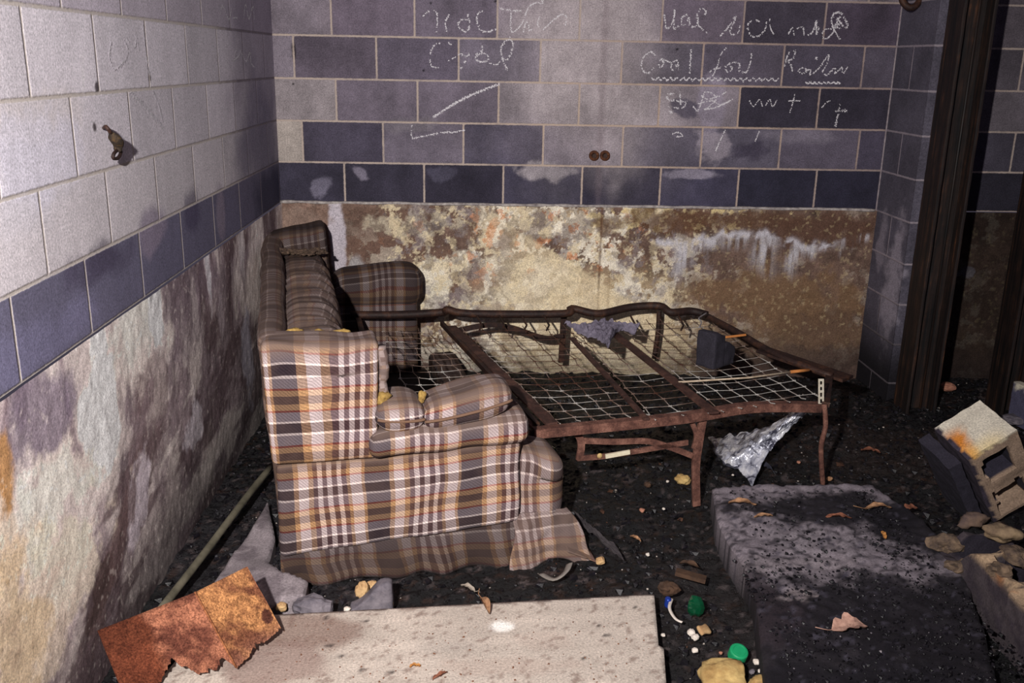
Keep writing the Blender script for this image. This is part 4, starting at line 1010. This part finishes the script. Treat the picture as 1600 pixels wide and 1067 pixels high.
# ------------------------------------------------------------------ right-hand slab
ZS = .085
def slab_paint(x, y, z):
    c = np.zeros((len(x), 3))+lin((128, 119, 126)); c *= (.7+.6*fbm(x, y, 14, 5, 4, .7))[:, None]
    BK = (22, 19, 26)
    def B(px, py, ra, rb, col, k, **kw):
        nonlocal c
        P = P2(px, py, ZS); c = blob(x, y, c, P[0], P[1], ra, rb, col, k, **kw)
    g = dict(nf=16)
    B(1310, 795, .38, .13, BK, .95, na=.35, seed=2, **g); B(1470, 830, .22, .22, BK, .95, na=.4, seed=3, **g)
    B(1400, 960, .55, .22, BK, .96, na=.4, seed=4, **g); B(1250, 1010, .6, .24, (26, 22, 28), .95, na=.4, seed=5, **g); B(1170, 940, .14, .22, (44, 36, 42), .9, na=.35, seed=6, **g)
    B(1400, 1120, .9, .25, BK, .96, na=.3, seed=7, **g)
    B(1290, 845, .16, .08, (132, 124, 130), .6, na=.5, seed=8, nf=12); B(1245, 930, .05, .03, (150, 138, 140), .8, na=.8, seed=9, nf=20)
    B(1235, 880, .2, .05, (140, 130, 134), .5, na=.5, seed=11, nf=20)
    s = sst(.62, .70, fbm(x, y, 55, 2, 10))[:, None]*.75; c = c*(1-s)+lin((24, 20, 28))*s
    s = sst(.70, .76, fbm(x, y, 50, 2, 30))[:, None]*.6; c = c*(1-s)+lin((70, 66, 78))*s
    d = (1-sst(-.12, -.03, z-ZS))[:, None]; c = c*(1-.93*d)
    return c
sp = [P2(a_, b2, ZS) for a_, b2 in ((1113, 762), (1160, 756), (1280, 754), (1365, 757), (1392, 775), (1440, 806), (1470, 840), (1500, 880), (1540, 980), (1562, 1075))]
q1 = P2(1550, 1200, ZS); q2 = P2(1190, 1200, ZS)
sp += [q1, q2] + [P2(a_, b2, ZS) for a_, b2 in ((1196, 1060), (1186, 980), (1180, 930), (1172, 900), (1140, 850), (1120, 810))]
o = slab_poly('concrete_slab', sp, -.05, ZS, M_PAINT, slab_paint, .011, lambda x, y, full: .016*(n3((x*5, y*5, 0)))+.010*n3((x*28, y*28, 3))-(0 if full else .010)); tag(o, 'low broken concrete slab half covered in black grit, right of the bed frame', 'concrete slab')

# ------------------------------------------------------------------ concrete blocks
def block_mesh(Lx, Wy, Hz, cells, res=.0115, brk=None, seed=0, paint=None):
    """hollow block: cells open along z. brk(x,y)->height factor"""
    nx = int(round(Lx/res)); ny = int(round(Wy/res)); nz = int(round(Hz/res))
    sol = np.ones((nx, ny), bool)
    for (x0, x1, y0, y1) in cells:
        for i in range(nx):
            for j in range(ny):
                x = (i+.5)*res; y = (j+.5)*res
                e = .009*n3((x*30, y*30, seed)) if brk is not None or seed == 12 else 0
                if x0+e < x < x1-e and y0+e < y < y1-e: sol[i, j] = False
    V = []; idx = {}; Fc = []
    def hgt(i, j):
        return 1. if brk is None else brk(i*res, j*res)
    def vid(i, j, k):
        key = (i, j, k)
        if key not in idx:
            x, y, z = i*res, j*res, k/nz*Hz*hgt(i, j)
            a = .0035; p = (x, y, z)
            x += a*n3(p, 26, seed); y += a*n3(p, 26, seed+3); z += a*n3(p, 26, seed+6)+(.010*n3(p, 11, seed) if brk is not None and k == nz else 0)
            idx[key] = len(V); V.append((x, y, z))
        return idx[key]
    for i in range(nx):
        for j in range(ny):
            if not sol[i, j]: continue
            Fc.append([vid(i, j, nz), vid(i+1, j, nz), vid(i+1, j+1, nz), vid(i, j+1, nz)])
            Fc.append([vid(i, j, 0), vid(i, j+1, 0), vid(i+1, j+1, 0), vid(i+1, j, 0)])
            for (di, dj, a, b) in ((-1, 0, (i, j+1), (i, j)), (1, 0, (i+1, j), (i+1, j+1)), (0, -1, (i, j), (i+1, j)), (0, 1, (i+1, j+1), (i, j+1))):
                ii, jj = i+di, j+dj
                if not (0 <= ii < nx and 0 <= jj < ny and sol[ii, jj]):
                    for k in range(nz): Fc.append([vid(*a, k), vid(*b, k), vid(*b, k+1), vid(*a, k+1)])
    V = np.array(V); col = paint(V)
    return V, Fc, col
def cmu(name, loc, R, cells, brk, seed, paint, label, L=.4, Wd=.2, H=.2, group=None):
    V, Fc, col = block_mesh(L, Wd, H, cells, .0115, brk, seed, paint)
    o = linkmesh(name, V, Fc, M_PAINT, col=col, smooth=False)
    m = Matrix.Identity(4)
    for i in range(3):
        for j in range(3): m[i][j] = R[i][j]
        m[i][3] = loc[i]
    o.matrix_world = m; tag(o, label, 'concrete block', group); return o
C2 = [(.035, .185, .035, .165), (.215, .365, .035, .165)]
def tanpaint(seed, H):
    def g(V):
        x, y, z = V.T; c = np.zeros((len(V), 3))+lin((72, 64, 68)); n = fbm(x+z, y-z, 20, 4, seed)
        t = sst(H-.035, H-.005, z)*sst(.38, .54, n+.10); c = c*(1-t[:, None])+lin((176, 150, 122))*t[:, None]
        m = sst(.56, .66, n)[:, None]*.6; c = c*(1-m)+lin((50, 42, 52))*m
        inner = ((x > .03) & (x < .37) & (y > .03) & (y < .17) & (z < H-.03)); c[inner] = lin((40, 36, 46))
        m = sst(.6, .68, fbm(x, y, 13, 3, seed+9))[:, None]*.5*t[:, None]; return c*(1-m)+lin((190, 120, 62))*m
    return g
# blocks lying in a row towards the viewer: local x runs along -y
Ry = np.array([[0, 1, 0], [-1, 0, 0], [0, 0, 1]]).T     # local x -> world -y ; local y -> world x
Ry = np.array([[0., 1., 0.], [-1., 0., 0.], [0., 0., 1.]])
def brk1(x, y): return .80+.20*sst1(.0, .25, x)+.14*n3((x*14, y*14, 1))-.35*(1-sst1(.02, .07, y))*(1-sst1(.10, .2, x))
cmu('concrete_block', (2.565, -2.14, .0), Ry, C2, lambda x, y: min(1.05, brk1(x, y)), 3, tanpaint(1, .2), 'broken tan-edged hollow block in the row at the right edge, farthest from the viewer')
cmu('concrete_block', (2.56, -2.555, .0), Ry, C2, lambda x, y: .95+.06*n3((x*10, y*10, 4)), 7, tanpaint(4, .2), 'grey hollow block in the row at the right edge, nearest the viewer')
# second, tan broken web piece on top of the row
qq = onz(1545, 845, .24)
v, f = rock((0, 0, 0), (.055, .035, .03), 77, 3, .5); o = linkmesh('broken_block_piece', v, f, simple('tan_broken_concrete', (84, 68, 58), (172, 148, 116), 14, .9, .8), smooth=True); o.location = tuple(onz(1568, 832, .20)); tag(o, 'knobbly tan lump of broken block on top of the block row', 'rubble')
v, f = rock((0, 0, 0), (.05, .03, .028), 79, 3, .5); o = linkmesh('broken_block_piece', v, f, simple('tan_broken_concrete_b', (66, 56, 62), (136, 112, 94), 14, .9, .8), smooth=True); o.location = tuple(onz(1520, 812, .03)); tag(o, 'purplish broken lump of block just below the leaning block', 'rubble')
# leaning block with orange-stained end
a_r = np.array([.827, .049, .561]); b_f = np.array([.193, -.961, -.200]); c_dn = np.array([.529, .273, -.804])
Rm = np.stack([c_dn, a_r, b_f], 1); org = np.array([2.709, -1.70, .350])
def lean_paint(V):
    x, y, z = V.T; c = np.zeros((len(V), 3))+lin((150, 128, 110)); n = fbm(x*1.+z, y+z*.5, 18, 4, 31); c *= (.7+.6*n)[:, None]
    yy = y
    end = x < .012; ce = np.zeros_like(c)+lin((204, 196, 180)); ce *= (.85+.3*n)[:, None]
    o_ = (1-sst(.0, .055, yy-.02+.08*(n-.5)))*sst(.02, .1, z); ce = ce*(1-o_[:, None])+lin((206, 128, 48))*o_[:, None]
    o2 = sst(.12, .2, z)*(1-sst(.02, .12, np.abs(yy-.07)))*.5; ce = ce*(1-o2[:, None])+lin((236, 206, 130))*o2[:, None]
    c[end] = ce[end]
    shell = yy < .012; c[shell] = (lin((56, 49, 60))*(.5+1.1*fbm(x*.6, z*3, 26, 4, 33))[:, None])[shell]
    inner = ((x > .03) & (x < .345) & (y > .03) & (y < .165) & (z < .188)); c[inner] = lin((44, 41, 54))
    return c
Cl = [(.045, .17, .04, .15), (.225, .36, .035, .16)]
cmu('concrete_block', org, Rm, Cl, None, 12, lean_paint, 'leaning hollow block with a white and orange stained end', .37, .19, .2)
cmu('block_slab', org-a_r*.062+c_dn*.03-b_f*.02, Rm, [], None, 19, lambda V: np.zeros((len(V), 3))+lin((44, 41, 52)), 'thin dark slab of block leaning against the left side of the orange-stained block', .34, .05, .19)
for i, (px, py, z_, sz, sd, l_) in enumerate(((1480, 850, .115, (.05, .04, .03), 201, 'tan jagged lump at the far left end of the block row'), (1502, 884, .105, (.045, .03, .02), 202, 'small tan lump on the left edge of the block row'), (1588, 868, .20, (.04, .05, .025), 203, 'tan lump at the right edge of the photo on the block row'), (1560, 890, .20, (.035, .03, .02), 204, 'flat tan lump between the cells of the nearest block'))):
    q = onz(px, py, z_); v, f = rock((0, 0, 0), sz, sd, 3, .55); o = linkmesh('broken_block_piece', v, f, simple('tan_rubble_%d' % i, (50, 42, 44), (136, 114, 92), 30, .9, .9)); o.location = tuple(q); tag(o, l_, 'rubble')
# block at the far right behind
v_ = lambda V: blob(V[:, 0]+V[:, 2]*.3, V[:, 1]+V[:, 2], np.zeros((len(V), 3))+lin((84, 82, 104)), .1, .24, .25, .055, (214, 206, 186), .95, na=.9, nf=16, seed=5)
def bp(V):
    x, y, z = V.T; c = np.zeros((len(V), 3))+lin((80, 78, 100)); c *= (.7+.6*fbm(x, z, 12, 4, 3))[:, None]
    m = sst(.150, .175, z+.05*(fbm(x, y+z, 22, 3, 7)-.5)*2)[:, None]; return c*(1-m)+lin((206, 198, 178))*m
cmu('concrete_block', (3.60, -.83, .0), np.array([[.985, -.17, 0], [.17, .985, 0], [0, 0, 1.]]), C2, None, 15, bp, 'blue-grey block with peeling white top at the foot of the right column', .4, .13, .2)
stone(1590, 655, .03, (.07, .05, .02), M_ST1, 21, 'flat grey shard in front of the blue-grey block', 'flat_shard', 'rubble')

# ------------------------------------------------------------------ block fragment on the bed mesh
def frag():
    X0 = onz(1115, 580, .40)
    root = empty('block_fragment', (X0[0], X0[1], .403), math.radians(42))
    def pt(V):
        c = np.zeros((len(V), 3))+lin((42, 39, 48)); return c*(.6+.8*fbm(V[:, 0]+V[:, 1], V[:, 2], 30, 4, 2))[:, None]
    a = .004
    v1, f1, u = rbox(0, .075, .0, .095, 0, .158, .007, .010, lambda p: (p[0]+a*n3(p, 22), p[1]+a*n3(p, 22, 3), p[2]*(1-.12*sst1(.02, .07, p[0]))+a*n3(p, 22, 6)))
    v2, f2, u = rbox(.068, .15, .0, .085, 0, .105, .007, .010, lambda p: (p[0]+a*n3(p, 22, 1), p[1]+a*n3(p, 22, 4), p[2]*(1-.25*sst1(.09, .15, p[0]))+a*n3(p, 22, 7)))
    V, Fc = join([(v1, f1), (v2, f2)])
    linkmesh('block_shell', V, Fc, M_PAINT, root, col=pt(np.array(V)))
    tag(root, 'dark broken corner of a concrete block resting on the bed frame mesh', 'concrete fragment')
frag()
def bedpt(px, py, z): return onz(px, py, z)
def stick(name, pts, r, mat, label, cat='stick', **kw):
    v, f = tube(smoothpath(pts, 5), r, 7); o = linkmesh(name, v, f, mat, smooth=True); tag(o, label, cat, **kw); return o
M_WOOD = simple('pale_stick_wood', (150, 128, 104), (206, 190, 168), 30); M_OW = simple('orange_stick_wood', (150, 90, 44), (200, 130, 70), 30)
rt = empty('stick', tuple(bedpt(1150, 598, .405))); tag(rt, 'thin pale stick with an orange end lying across the foot of the bed mesh', 'stick'); bb = np.array(rt.location)
linkmesh('shaft', *tube([bedpt(1060, 597, .405)-bb, bedpt(1170, 590, .41)-bb, bedpt(1235, 581, .415)-bb], .004, 7), M_WOOD, rt, smooth=True)
linkmesh('tip', *tube([bedpt(1235, 581, .415)-bb, bedpt(1264, 578, .417)-bb], .007, 7), M_OW, rt, smooth=True)
stick('stick', [bedpt(1132, 527, .43), bedpt(1150, 525, .44), bedpt(1166, 523, .45)], .006, M_OW, 'short tan stick leaning from the dark block fragment to the far rail')
stick('bent_wire', [bedpt(1092, 512, .47), bedpt(1096, 503, .475), bedpt(1092, 497, .48), bedpt(1104, 489, .48)], .0035, simple('grey_wire', (120, 114, 116), (180, 174, 172), 30), 'short bent grey wire above the dark block fragment', 'wire')
# perforated strap at the corner
def strap():
    a = onz(1282, 642, .33); V = []; parts = []
    def P(px, py):
        X = pp(px, py, P0+VS*.3, VS); return X
    w = 5
    ys = [592, 601, 610, 620, 630, 640]
    for y0, y1 in zip(ys, ys[1:]):
        for px0, px1 in ((1279, 1281.5), (1285, 1287.5)):
            q = [P(px0, y0), P(px1, y0), P(px1, y1), P(px0, y1)]
            i = len(V); V += [tuple(k) for k in q]+[tuple(k+VS*.003) for k in q]; parts += [[i, i+1, i+2, i+3], [i+7, i+6, i+5, i+4], [i, i+4, i+5, i+1], [i+1, i+5, i+6, i+2], [i+2, i+6, i+7, i+3], [i+3, i+7, i+4, i]]
        q = [P(1281.5, y0), P(1285, y0), P(1285, y0+3.5), P(1281.5, y0+3.5)]
        i = len(V); V += [tuple(k) for k in q]+[tuple(k+VS*.003) for k in q]; parts += [[i, i+1, i+2, i+3], [i+7, i+6, i+5, i+4], [i, i+4, i+5, i+1], [i+1, i+5, i+6, i+2], [i+2, i+6, i+7, i+3], [i+3, i+7, i+4, i]]
    o = linkmesh('perforated_strap', V, parts, simple('cream_metal', (176, 166, 148), (220, 212, 196), 60)); tag(o, 'small cream perforated metal strap standing at the foot corner of the bed frame', 'strap')
strap()
def pnear(px, py, t=.262): return pp(px, py, P0+VS*t, VS)
v, f = boxbar(pnear(946, 713, .255), pnear(984, 706, .255), .008, .016); o = linkmesh('wood_slip', v, f, simple('pale_wood_slip', (200, 188, 160), (232, 224, 200), 30)); tag(o, 'pale strip of wood stuck in the lower bars of the bed frame', 'strip')

# ------------------------------------------------------------------ cloth and plastic
def crumple(name, outline_uv, mat, label, cat, amp=.03, sc=8, nu=40, nv=26, th=.003, smooth=False, parent=None):
    V = []; g = {}
    for side in (0, 1):
        for i in range(nu+1):
            for j in range(nv+1):
                p = np.array(outline_uv(i/nu, j/nv)); k = abs(n3((i/nu*sc, j/nv*sc*.7, 3)))*amp+.35*amp*n3((i/nu*sc*2.6, j/nv*sc*2.2, 8))
                p = p+np.array([.2*k, .3*k, k+(th if side else 0)]); g[side, i, j] = len(V); V.append(p)
    Fc = []
    for i in range(nu):
        for j in range(nv):
            Fc.append([g[0, i, j], g[0, i, j+1], g[0, i+1, j+1], g[0, i+1, j]]); Fc.append([g[1, i, j], g[1, i+1, j], g[1, i+1, j+1], g[1, i, j+1]])
    for i in range(nu):
        for j in (0, nv): Fc.append([g[0, i, j], g[0, i+1, j], g[1, i+1, j], g[1, i, j]])
    for j in range(nv):
        for i in (0, nu): Fc.append([g[0, i, j], g[0, i, j+1], g[1, i, j+1], g[1, i, j]])
    o = linkmesh(name, V, Fc, mat, smooth=smooth); tag(o, label, cat); return o
def rag(u, v):
    # lobed outline between far and near edges on the mesh
    a = bedpt(882+118*u, 506+3*math.sin(u*9), .425); b = bedpt(905+90*u+10*math.sin(u*6), 522+24*math.exp(-((u-.42)/.2)**2)+4*math.sin(u*13), .415)
    return a*(1-v)+b*v
crumple('rag', rag, simple('lavender_rag', (92, 86, 102), (146, 138, 154), 30, .95, .6), 'crumpled lavender-grey rag lying on the bed mesh', 'cloth', .035, 9)
bagm = NT('silver_plastic_film', .22, .8); o_ = bagm.obj(); bagm.base(bagm.ramp(bagm.noise(16, 4, .6, o_, 1.), [(.40, (70, 70, 86)), (.52, (190, 192, 206)), (.65, (240, 240, 246))])); bagm.b.inputs['Metallic'].default_value = .35; bagm.bump(bagm.noise(30, 3, .6, o_, 1.5), .8, .01)
def bag(u, v):
    # neck at the upper right, spreading to the floor lower left
    t = u; base = np.array([1252-112*t, 646+80*t]); w = 14+48*t*t
    px = base[0]+(v-.5)*w*1.1; py = base[1]+(v-.5)*w*.9*(.5+t)+10*math.sin(v*6)*t
    z = .24*(1-t)**1.1+.01+.03*math.sin(v*3.14)
    return onz(px, py, z)
crumple('plastic_bag', bag, bagm.m, 'shiny silver plastic bag hanging under the foot end of the bed frame', 'plastic bag', .03, 7, 48, 30)
def bag2(u, v): return onz(1110+80*u+20*v, 700+25*v+10*u+6*math.sin(u*7), .02+.01*math.sin(v*3))
bm2 = simple('grey_film', (30, 30, 38), (84, 84, 98), 16, .3, .6, spec=.7)
crumple('plastic_film', bag2, bm2, 'dull dark plastic film on the ground left of the silver bag', 'plastic sheet', .02, 6, 30, 14)

# ------------------------------------------------------------------ small litter
def leaf(px, py, z, L, Wd, rot, mat, label, seed, cat='leaf', curl=.35, stem=True, tilt=0, group=None, lobes=0):
    q = onz(px, py, z); root = empty('dead_leaf', tuple(q), rot); tag(root, label, cat, group)
    V = []; Fc = []; n = 14; m = 6
    for side in (0, 1):
        for i in range(n+1):
            t = i/n; w = Wd*math.sin(math.pi*min(1, t*.97+.02))**.7*(1-.25*t)
            if lobes: w *= (.55+.6*abs(math.sin(t*math.pi*lobes)))
            for j in range(m+1):
                s = j/m*2-1; V.append((t*L, s*w/2, curl*w*s*s*.7+.10*L*math.sin(t*3.1)+.008*n3((t*4, s*2, seed))+tilt*t*L+(.0012 if side else 0)))
    k = (n+1)*(m+1); g = lambda i, j, sd: sd*k+i*(m+1)+j
    for i in range(n):
        for j in range(m):
            Fc.append([g(i, j, 0), g(i, j+1, 0), g(i+1, j+1, 0), g(i+1, j, 0)]); Fc.append([g(i, j, 1), g(i+1, j, 1), g(i+1, j+1, 1), g(i, j+1, 1)])
    linkmesh('blade', V, Fc, mat, root, smooth=True)
    if stem: linkmesh('stem', *tube(smoothpath([(-L*.45, .006, .012), (-L*.2, -.004, .008), (0, 0, .003), (L*.5, 0, .10*L+.003)], 4), .0012, 6), mat, root, smooth=True)
    return root
M_LF = simple('dry_tan_leaf', (112, 78, 56), (176, 134, 100), 60); M_LR = simple('dry_red_leaf', (92, 54, 42), (142, 90, 68), 60); M_LP = simple('dry_pink_leaf', (140, 104, 92), (200, 160, 142), 60); M_LO = simple('dry_orange_leaf', (140, 90, 46), (196, 138, 76), 60)
leaf(752, 935, .075, .085, .028, 1.9+3.1, M_LF, 'dry tan curled leaf lying over the back edge of the board', 1, curl=.6)
leaf(742, 925, .05, .06, .022, 2.4, simple('pale_grey_leaf', (110, 100, 92), (170, 158, 144), 50), 'pale grey dry leaf just behind the board edge', 2)
leaf(676, 1062, ZB+.004, .05, .014, .7, M_LR, 'small red-brown leaf on the board at the bottom of the photo', 3, stem=False)
leaf(640, 1041, ZB+.003, .03, .012, .1, M_LO, 'tiny orange leaf on the middle of the board', 4, stem=False)
leaf(1300, 985, ZS+.012, .11, .08, .15, M_LP, 'large dry pinkish leaf on the black grit of the slab', 5, lobes=3, curl=.3)
leaf(1138, 786, ZS+.01, .10, .03, -.15, M_LF, 'long tan leaf on the far left of the slab', 6, stem=False)
leaf(1352, 795, ZS+.01, .10, .03, .1, M_LF, 'curled tan leaf on the far right part of the slab', 7)
leaf(1384, 842, ZS+.01, .05, .018, 1.5, M_LO, 'small bright orange leaf near the right end of the slab', 8, stem=False)
leaf(1412, 797, .05, .06, .045, .2, M_LR, 'small reddish leaf beyond the right corner of the slab', 9, stem=False, lobes=2)
leaf(1290, 808, ZS+.012, .09, .022, -.1, M_LR, 'thin red-brown leaf across the middle of the slab', 10, stem=False)
leaf(1345, 703, .03, .08, .03, -.4, M_LR, 'reddish leaf on the ground near the foot of the bed frame', 11, stem=False)
leaf(1062, 880, .03, .07, .03, -.5, M_BRN, 'dark brown leaf on the coal between sofa and slab', 12, stem=False)
leaf(1178, 808, ZS+.01, .07, .02, .1, M_LF, 'thin tan leaf beside the long leaf on the slab', 13, stem=False)
leaf(1405, 572, .03, .12, .03, -.4, M_LR, 'long reddish leaf at the base of the left column', 14, stem=False)
leaf(985, 838, .02, .05, .02, -.9, M_LF, 'small tan leaf on the coal right of the sofa flap', 15, stem=False)
# bottle cap
q = onz(1152, 1024, .03); root = empty('bottle_cap', tuple(q)); tag(root, 'bright green plastic bottle cap on the coal ground', 'bottle cap')
capm = simple('green_plastic', (20, 132, 84), (34, 158, 104), 20, .45, .05)
V = []; Fc = []; n = 48; prof = [(0, .018), (.017, .018), (.0195, .0165), (.020, .014), (.020, -.004), (.018, -.004), (.018, .012), (0, .013)]
for (r, z) in prof:
    for k in range(n):
        rr = r*(1+.025*(k % 2)) if .0195 < r else r; a = 2*math.pi*k/n; V.append((rr*math.cos(a), rr*math.sin(a), z))
for i in range(len(prof)-1):
    for k in range(n): Fc.append([i*n+k, i*n+(k+1) % n, (i+1)*n+(k+1) % n, (i+1)*n+k])
o = linkmesh('cap_shell', V, Fc, capm, root, smooth=False)
pts = [(.0135*math.cos(a), .0135*math.sin(a), .0182) for a in np.linspace(0, 2*math.pi, 33)]; linkmesh('top_ring', *tube(pts, .0009, 5), capm, root)
root.rotation_euler = (.35, .1, 0); root.scale = (1.3, 1.3, 1.3)
GL = NT('green_glass', .05, .8); GL.base(L4((18, 90, 58))); GL.b.inputs['Transmission Weight'].default_value = .5
v, f = rock((0, 0, 0), (.026, .020, .034), 91, 2, .35); o = linkmesh('glass_shard', v, f, GL.m); o.location = tuple(onz(1087, 948, .03)); tag(o, 'green glass bottle fragment standing in the coal', 'glass')
BL = NT('blue_foil', .15, .8); BL.base(L4((40, 70, 170))); BL.b.inputs['Metallic'].default_value = .5
v, f, u = rbox(-.010, .010, -.012, .012, -.015, .02, .008, .004, lambda p: (p[0]+.004*n3(p, 60), p[1], p[2])); o = linkmesh('foil_scrap', v, f, BL.m, smooth=True); o.location = tuple(onz(1044, 942, .025)); tag(o, 'tiny blue shiny scrap left of the green glass', 'scrap')
pts = [onz(a_, b2, .035) for a_, b2 in ((1050, 935), (1046, 950), (1055, 966), (1066, 972))]; v, f = tube(smoothpath(pts, 5), .0035, 6, flat=(1.6, .6)); o = linkmesh('paper_curl', v, f, M_ST3, smooth=True); tag(o, 'narrow curled white paper strip beside the blue scrap', 'paper')
stone(1044, 920, .04, (.032, .02, .022), M_BRN, 41, 'brown stone behind the blue scrap')
v, f = boxbar(onz(1056, 893, .05), onz(1103, 906, .04), .03, .014); o = linkmesh('wood_chip', v, f, M_BRN); tag(o, 'brown splinter of wood on the coal above the green glass', 'wood')
def foamchunk(px, py, z, sz, seed, label):
    v, f = rock((0, 0, 0), sz, seed, 4, .35); o = linkmesh('foam_chunk', v, f, simple('tan_foam', (140, 104, 60), (208, 180, 120), 16, .95, .8), smooth=True); o.location = tuple(onz(px, py, z)); tag(o, label, 'foam'); return o
foamchunk(1130, 1056, .03, (.062, .06, .035), 6, 'large rounded yellow foam chunk below the green cap')
foamchunk(1188, 1072, .02, (.03, .03, .02), 9, 'small yellow foam piece at the bottom right of the large one')
foamchunk(1068, 749, .02, (.030, .022, .020), 12, 'small orange-tan foam lump behind the middle bed leg')
rs = [(1080, 988, .012, M_ST3), (1086, 995, .011, M_ST3), (1086, 1016, .009, M_ST3), (1182, 1034, .010, M_ST3), (1175, 1049, .008, M_ST1), (1188, 1048, .007, M_ST3), (1036, 992, .006, M_ST3), (1037, 795, .006, M_ST3), (1012, 866, .007, M_ST3), (1126, 1020, .005, M_PINK), (1043, 752, .006, M_ST3), (1145, 742, .005, M_ST3), (1248, 722, .008, M_PINK), (1296, 748, .012, M_LF), (938, 876, .016, M_ST2), (1003, 797, .010, M_PINK), (1012, 757, .014, M_BRN)]
lb = ['white pebble right of the board corner', 'second white pebble touching the first, right of the board', 'round white pebble straight above the foam chunk', 'white pebble right of the green cap', 'grey pebble below right of the green cap', 'small white pebble in the group below right of the cap', 'tiny white pebble close to the board edge', 'tiny bright pebble on the coal right of the sofa', 'tiny white pebble above the brown wood splinter', 'tiny pinkish pebble left of the green cap', 'tiny bright pebble beside the tan foam lump', 'tiny white pebble below the silver bag', 'small pink pebble right of the silver bag', 'small tan stone at the foot of the bent corner leg', 'tan crumb at the tip of the sofa flap', 'small pinkish chip in the coal between sofa and leg', 'dull brown chip left of the tan foam lump']
for i, ((px, py, r, m_), l_) in enumerate(zip(rs, lb)): stone(px, py, .018, (r, r*.9, r*.8), m_, 100+i, l_, 'pebble', 'pebble', 'scattered pebbles')
v, f, u = rbox(-.02, .02, -.015, .015, -.004, .006, .003, .006, lambda p: (p[0]+.006*n3(p, 40), p[1]+.006*n3(p, 40, 2), p[2]+.006*n3(p, 40, 5))); o = linkmesh('concrete_chip', v, f, M_ST2, smooth=True); o.location = tuple(onz(1100, 984, .03)); o.rotation_euler = (.3, .2, .6); tag(o, 'flat tan chip right of the two white pebbles', 'chip')
stone(1480, 604, .03, (.045, .03, .022), M_PINK, 61, 'pinkish brick piece on the dark ground between the two columns', 'brick_piece', 'brick')
stone(862, 708, .10, (.02, .02, .028), GL.m, 63, 'green glass glint behind the front corner of the sofa', 'glass_shard', 'glass', rough=.2)
v, f = tube(smoothpath([onz(846, 896, .02), onz(866, 905, .03), onz(884, 893, .045), onz(890, 880, .05)], 5), .010, 6, flat=(1.4, .25)); o = linkmesh('rubber_strip', v, f, simple('grey_strip', (92, 86, 84), (140, 132, 124), 30), smooth=True); tag(o, 'curled grey strip under the pale torn flap of the sofa', 'strip')
def gcl(u, v): return onz(895+70*u+10*v, 800+20*v+58*u, .03)
crumple('cloth_scrap', gcl, simple('dark_grey_cloth', (44, 40, 44), (74, 68, 70), 20), 'dark grey cloth scrap on the ground right of the sofa flap', 'cloth', .02, 4, 20, 10)

# countless grit and coal lumps
def scatter(name, n, region, smin, smax, mat, seed, label, cat):
    rnd = random.Random(seed); V = []; Fc = []
    base = [(1, 0, -.5), (-.5, .87, -.5), (-.5, -.87, -.5), (.6, .5, .5), (-.7, .3, .6), (.1, -.7, .6)]
    fc = [[0, 2, 1], [3, 4, 5], [0, 1, 3], [1, 4, 3], [1, 2, 4], [2, 5, 4], [2, 0, 5], [0, 3, 5]]
    for _ in range(n):
        x, y, z = region(rnd); s = smin*(smax/smin)**(rnd.random()**1.8); a = rnd.random()*6.28; i = len(V); ca, sa = math.cos(a), math.sin(a)
        e = rnd.uniform(.5, 1.); h = rnd.uniform(.4, .9)
        for bx, by, bz_ in base:
            bx *= rnd.uniform(.7, 1.3); by *= rnd.uniform(.7, 1.3)*e; V.append((x+s*(bx*ca-by*sa), y+s*(bx*sa+by*ca), z+s*bz_*h))
        Fc += [[i+k for k in q] for q in fc]
    o = linkmesh(name, V, Fc, mat); tag(o, label, cat, kind='stuff'); return o
def reg_floor(r):
    while True:
        x = r.uniform(.03, 4.2); y = r.uniform(-3.0, -.03)
        if 0.45 < x < 1.2 and -2.15 < y < -.2: continue
        if 1.8 < x < 2.6 and y < -1.62: continue
        return x, y, fh(x, y)+.004
def reg_slab(r):
    while True:
        x = r.uniform(1.85, 2.52); y = r.uniform(-3.0, -1.68)
        if x < 1.96 and y > -2.2: continue
        if r.random() < (.35 if y > -2.25 and x < 2.35 else 1): return x, y, ZS+.006
cm = NT('glossy_coal', .5, .4); cm.base(cm.ramp(cm.noise(30, 3, .6, cm.obj()), [(.35, (8, 7, 10)), (.6, (24, 21, 28)), (.75, (50, 46, 54))])); cm.bump(cm.noise(160, 3, .6, cm.obj()), .5, .003)
scatter('coal_grit', 9000, reg_floor, .003, .022, cm.m, 1, 'black coal lumps covering the ground of the cellar', 'coal')
scatter('slab_grit', 2600, reg_slab, .002, .010, cm.m, 2, 'fine black coal grit on the low concrete slab', 'grit')
scatter('pale_grit', 420, reg_floor, .0016, .006, simple('pale_grit_stone', (130, 120, 116), (220, 208, 196), 6), 3, 'sparse pale specks scattered over the coal', 'grit')
scatter('brown_litter', 220, reg_floor, .004, .018, simple('brown_litter_mat', (36, 24, 20), (86, 56, 40), 6), 4, 'brown leaf crumbs scattered over the coal', 'litter')
scatter('slab_specks', 60, reg_slab, .0016, .005, simple('slab_speck_stone', (90, 84, 94), (150, 142, 146), 6), 5, 'pale specks scattered over the low slab', 'grit')
def reg_board(r):
    q = onz(r.uniform(420, 1015), r.uniform(965, 1066), ZB+.001); return q[0], q[1], ZB+.001
scatter('board_crumbs', 260, reg_board, .0012, .0045, simple('board_crumb_mat', (70, 46, 36), (140, 96, 72), 6), 6, 'brown crumbs scattered over the wooden board', 'crumbs')
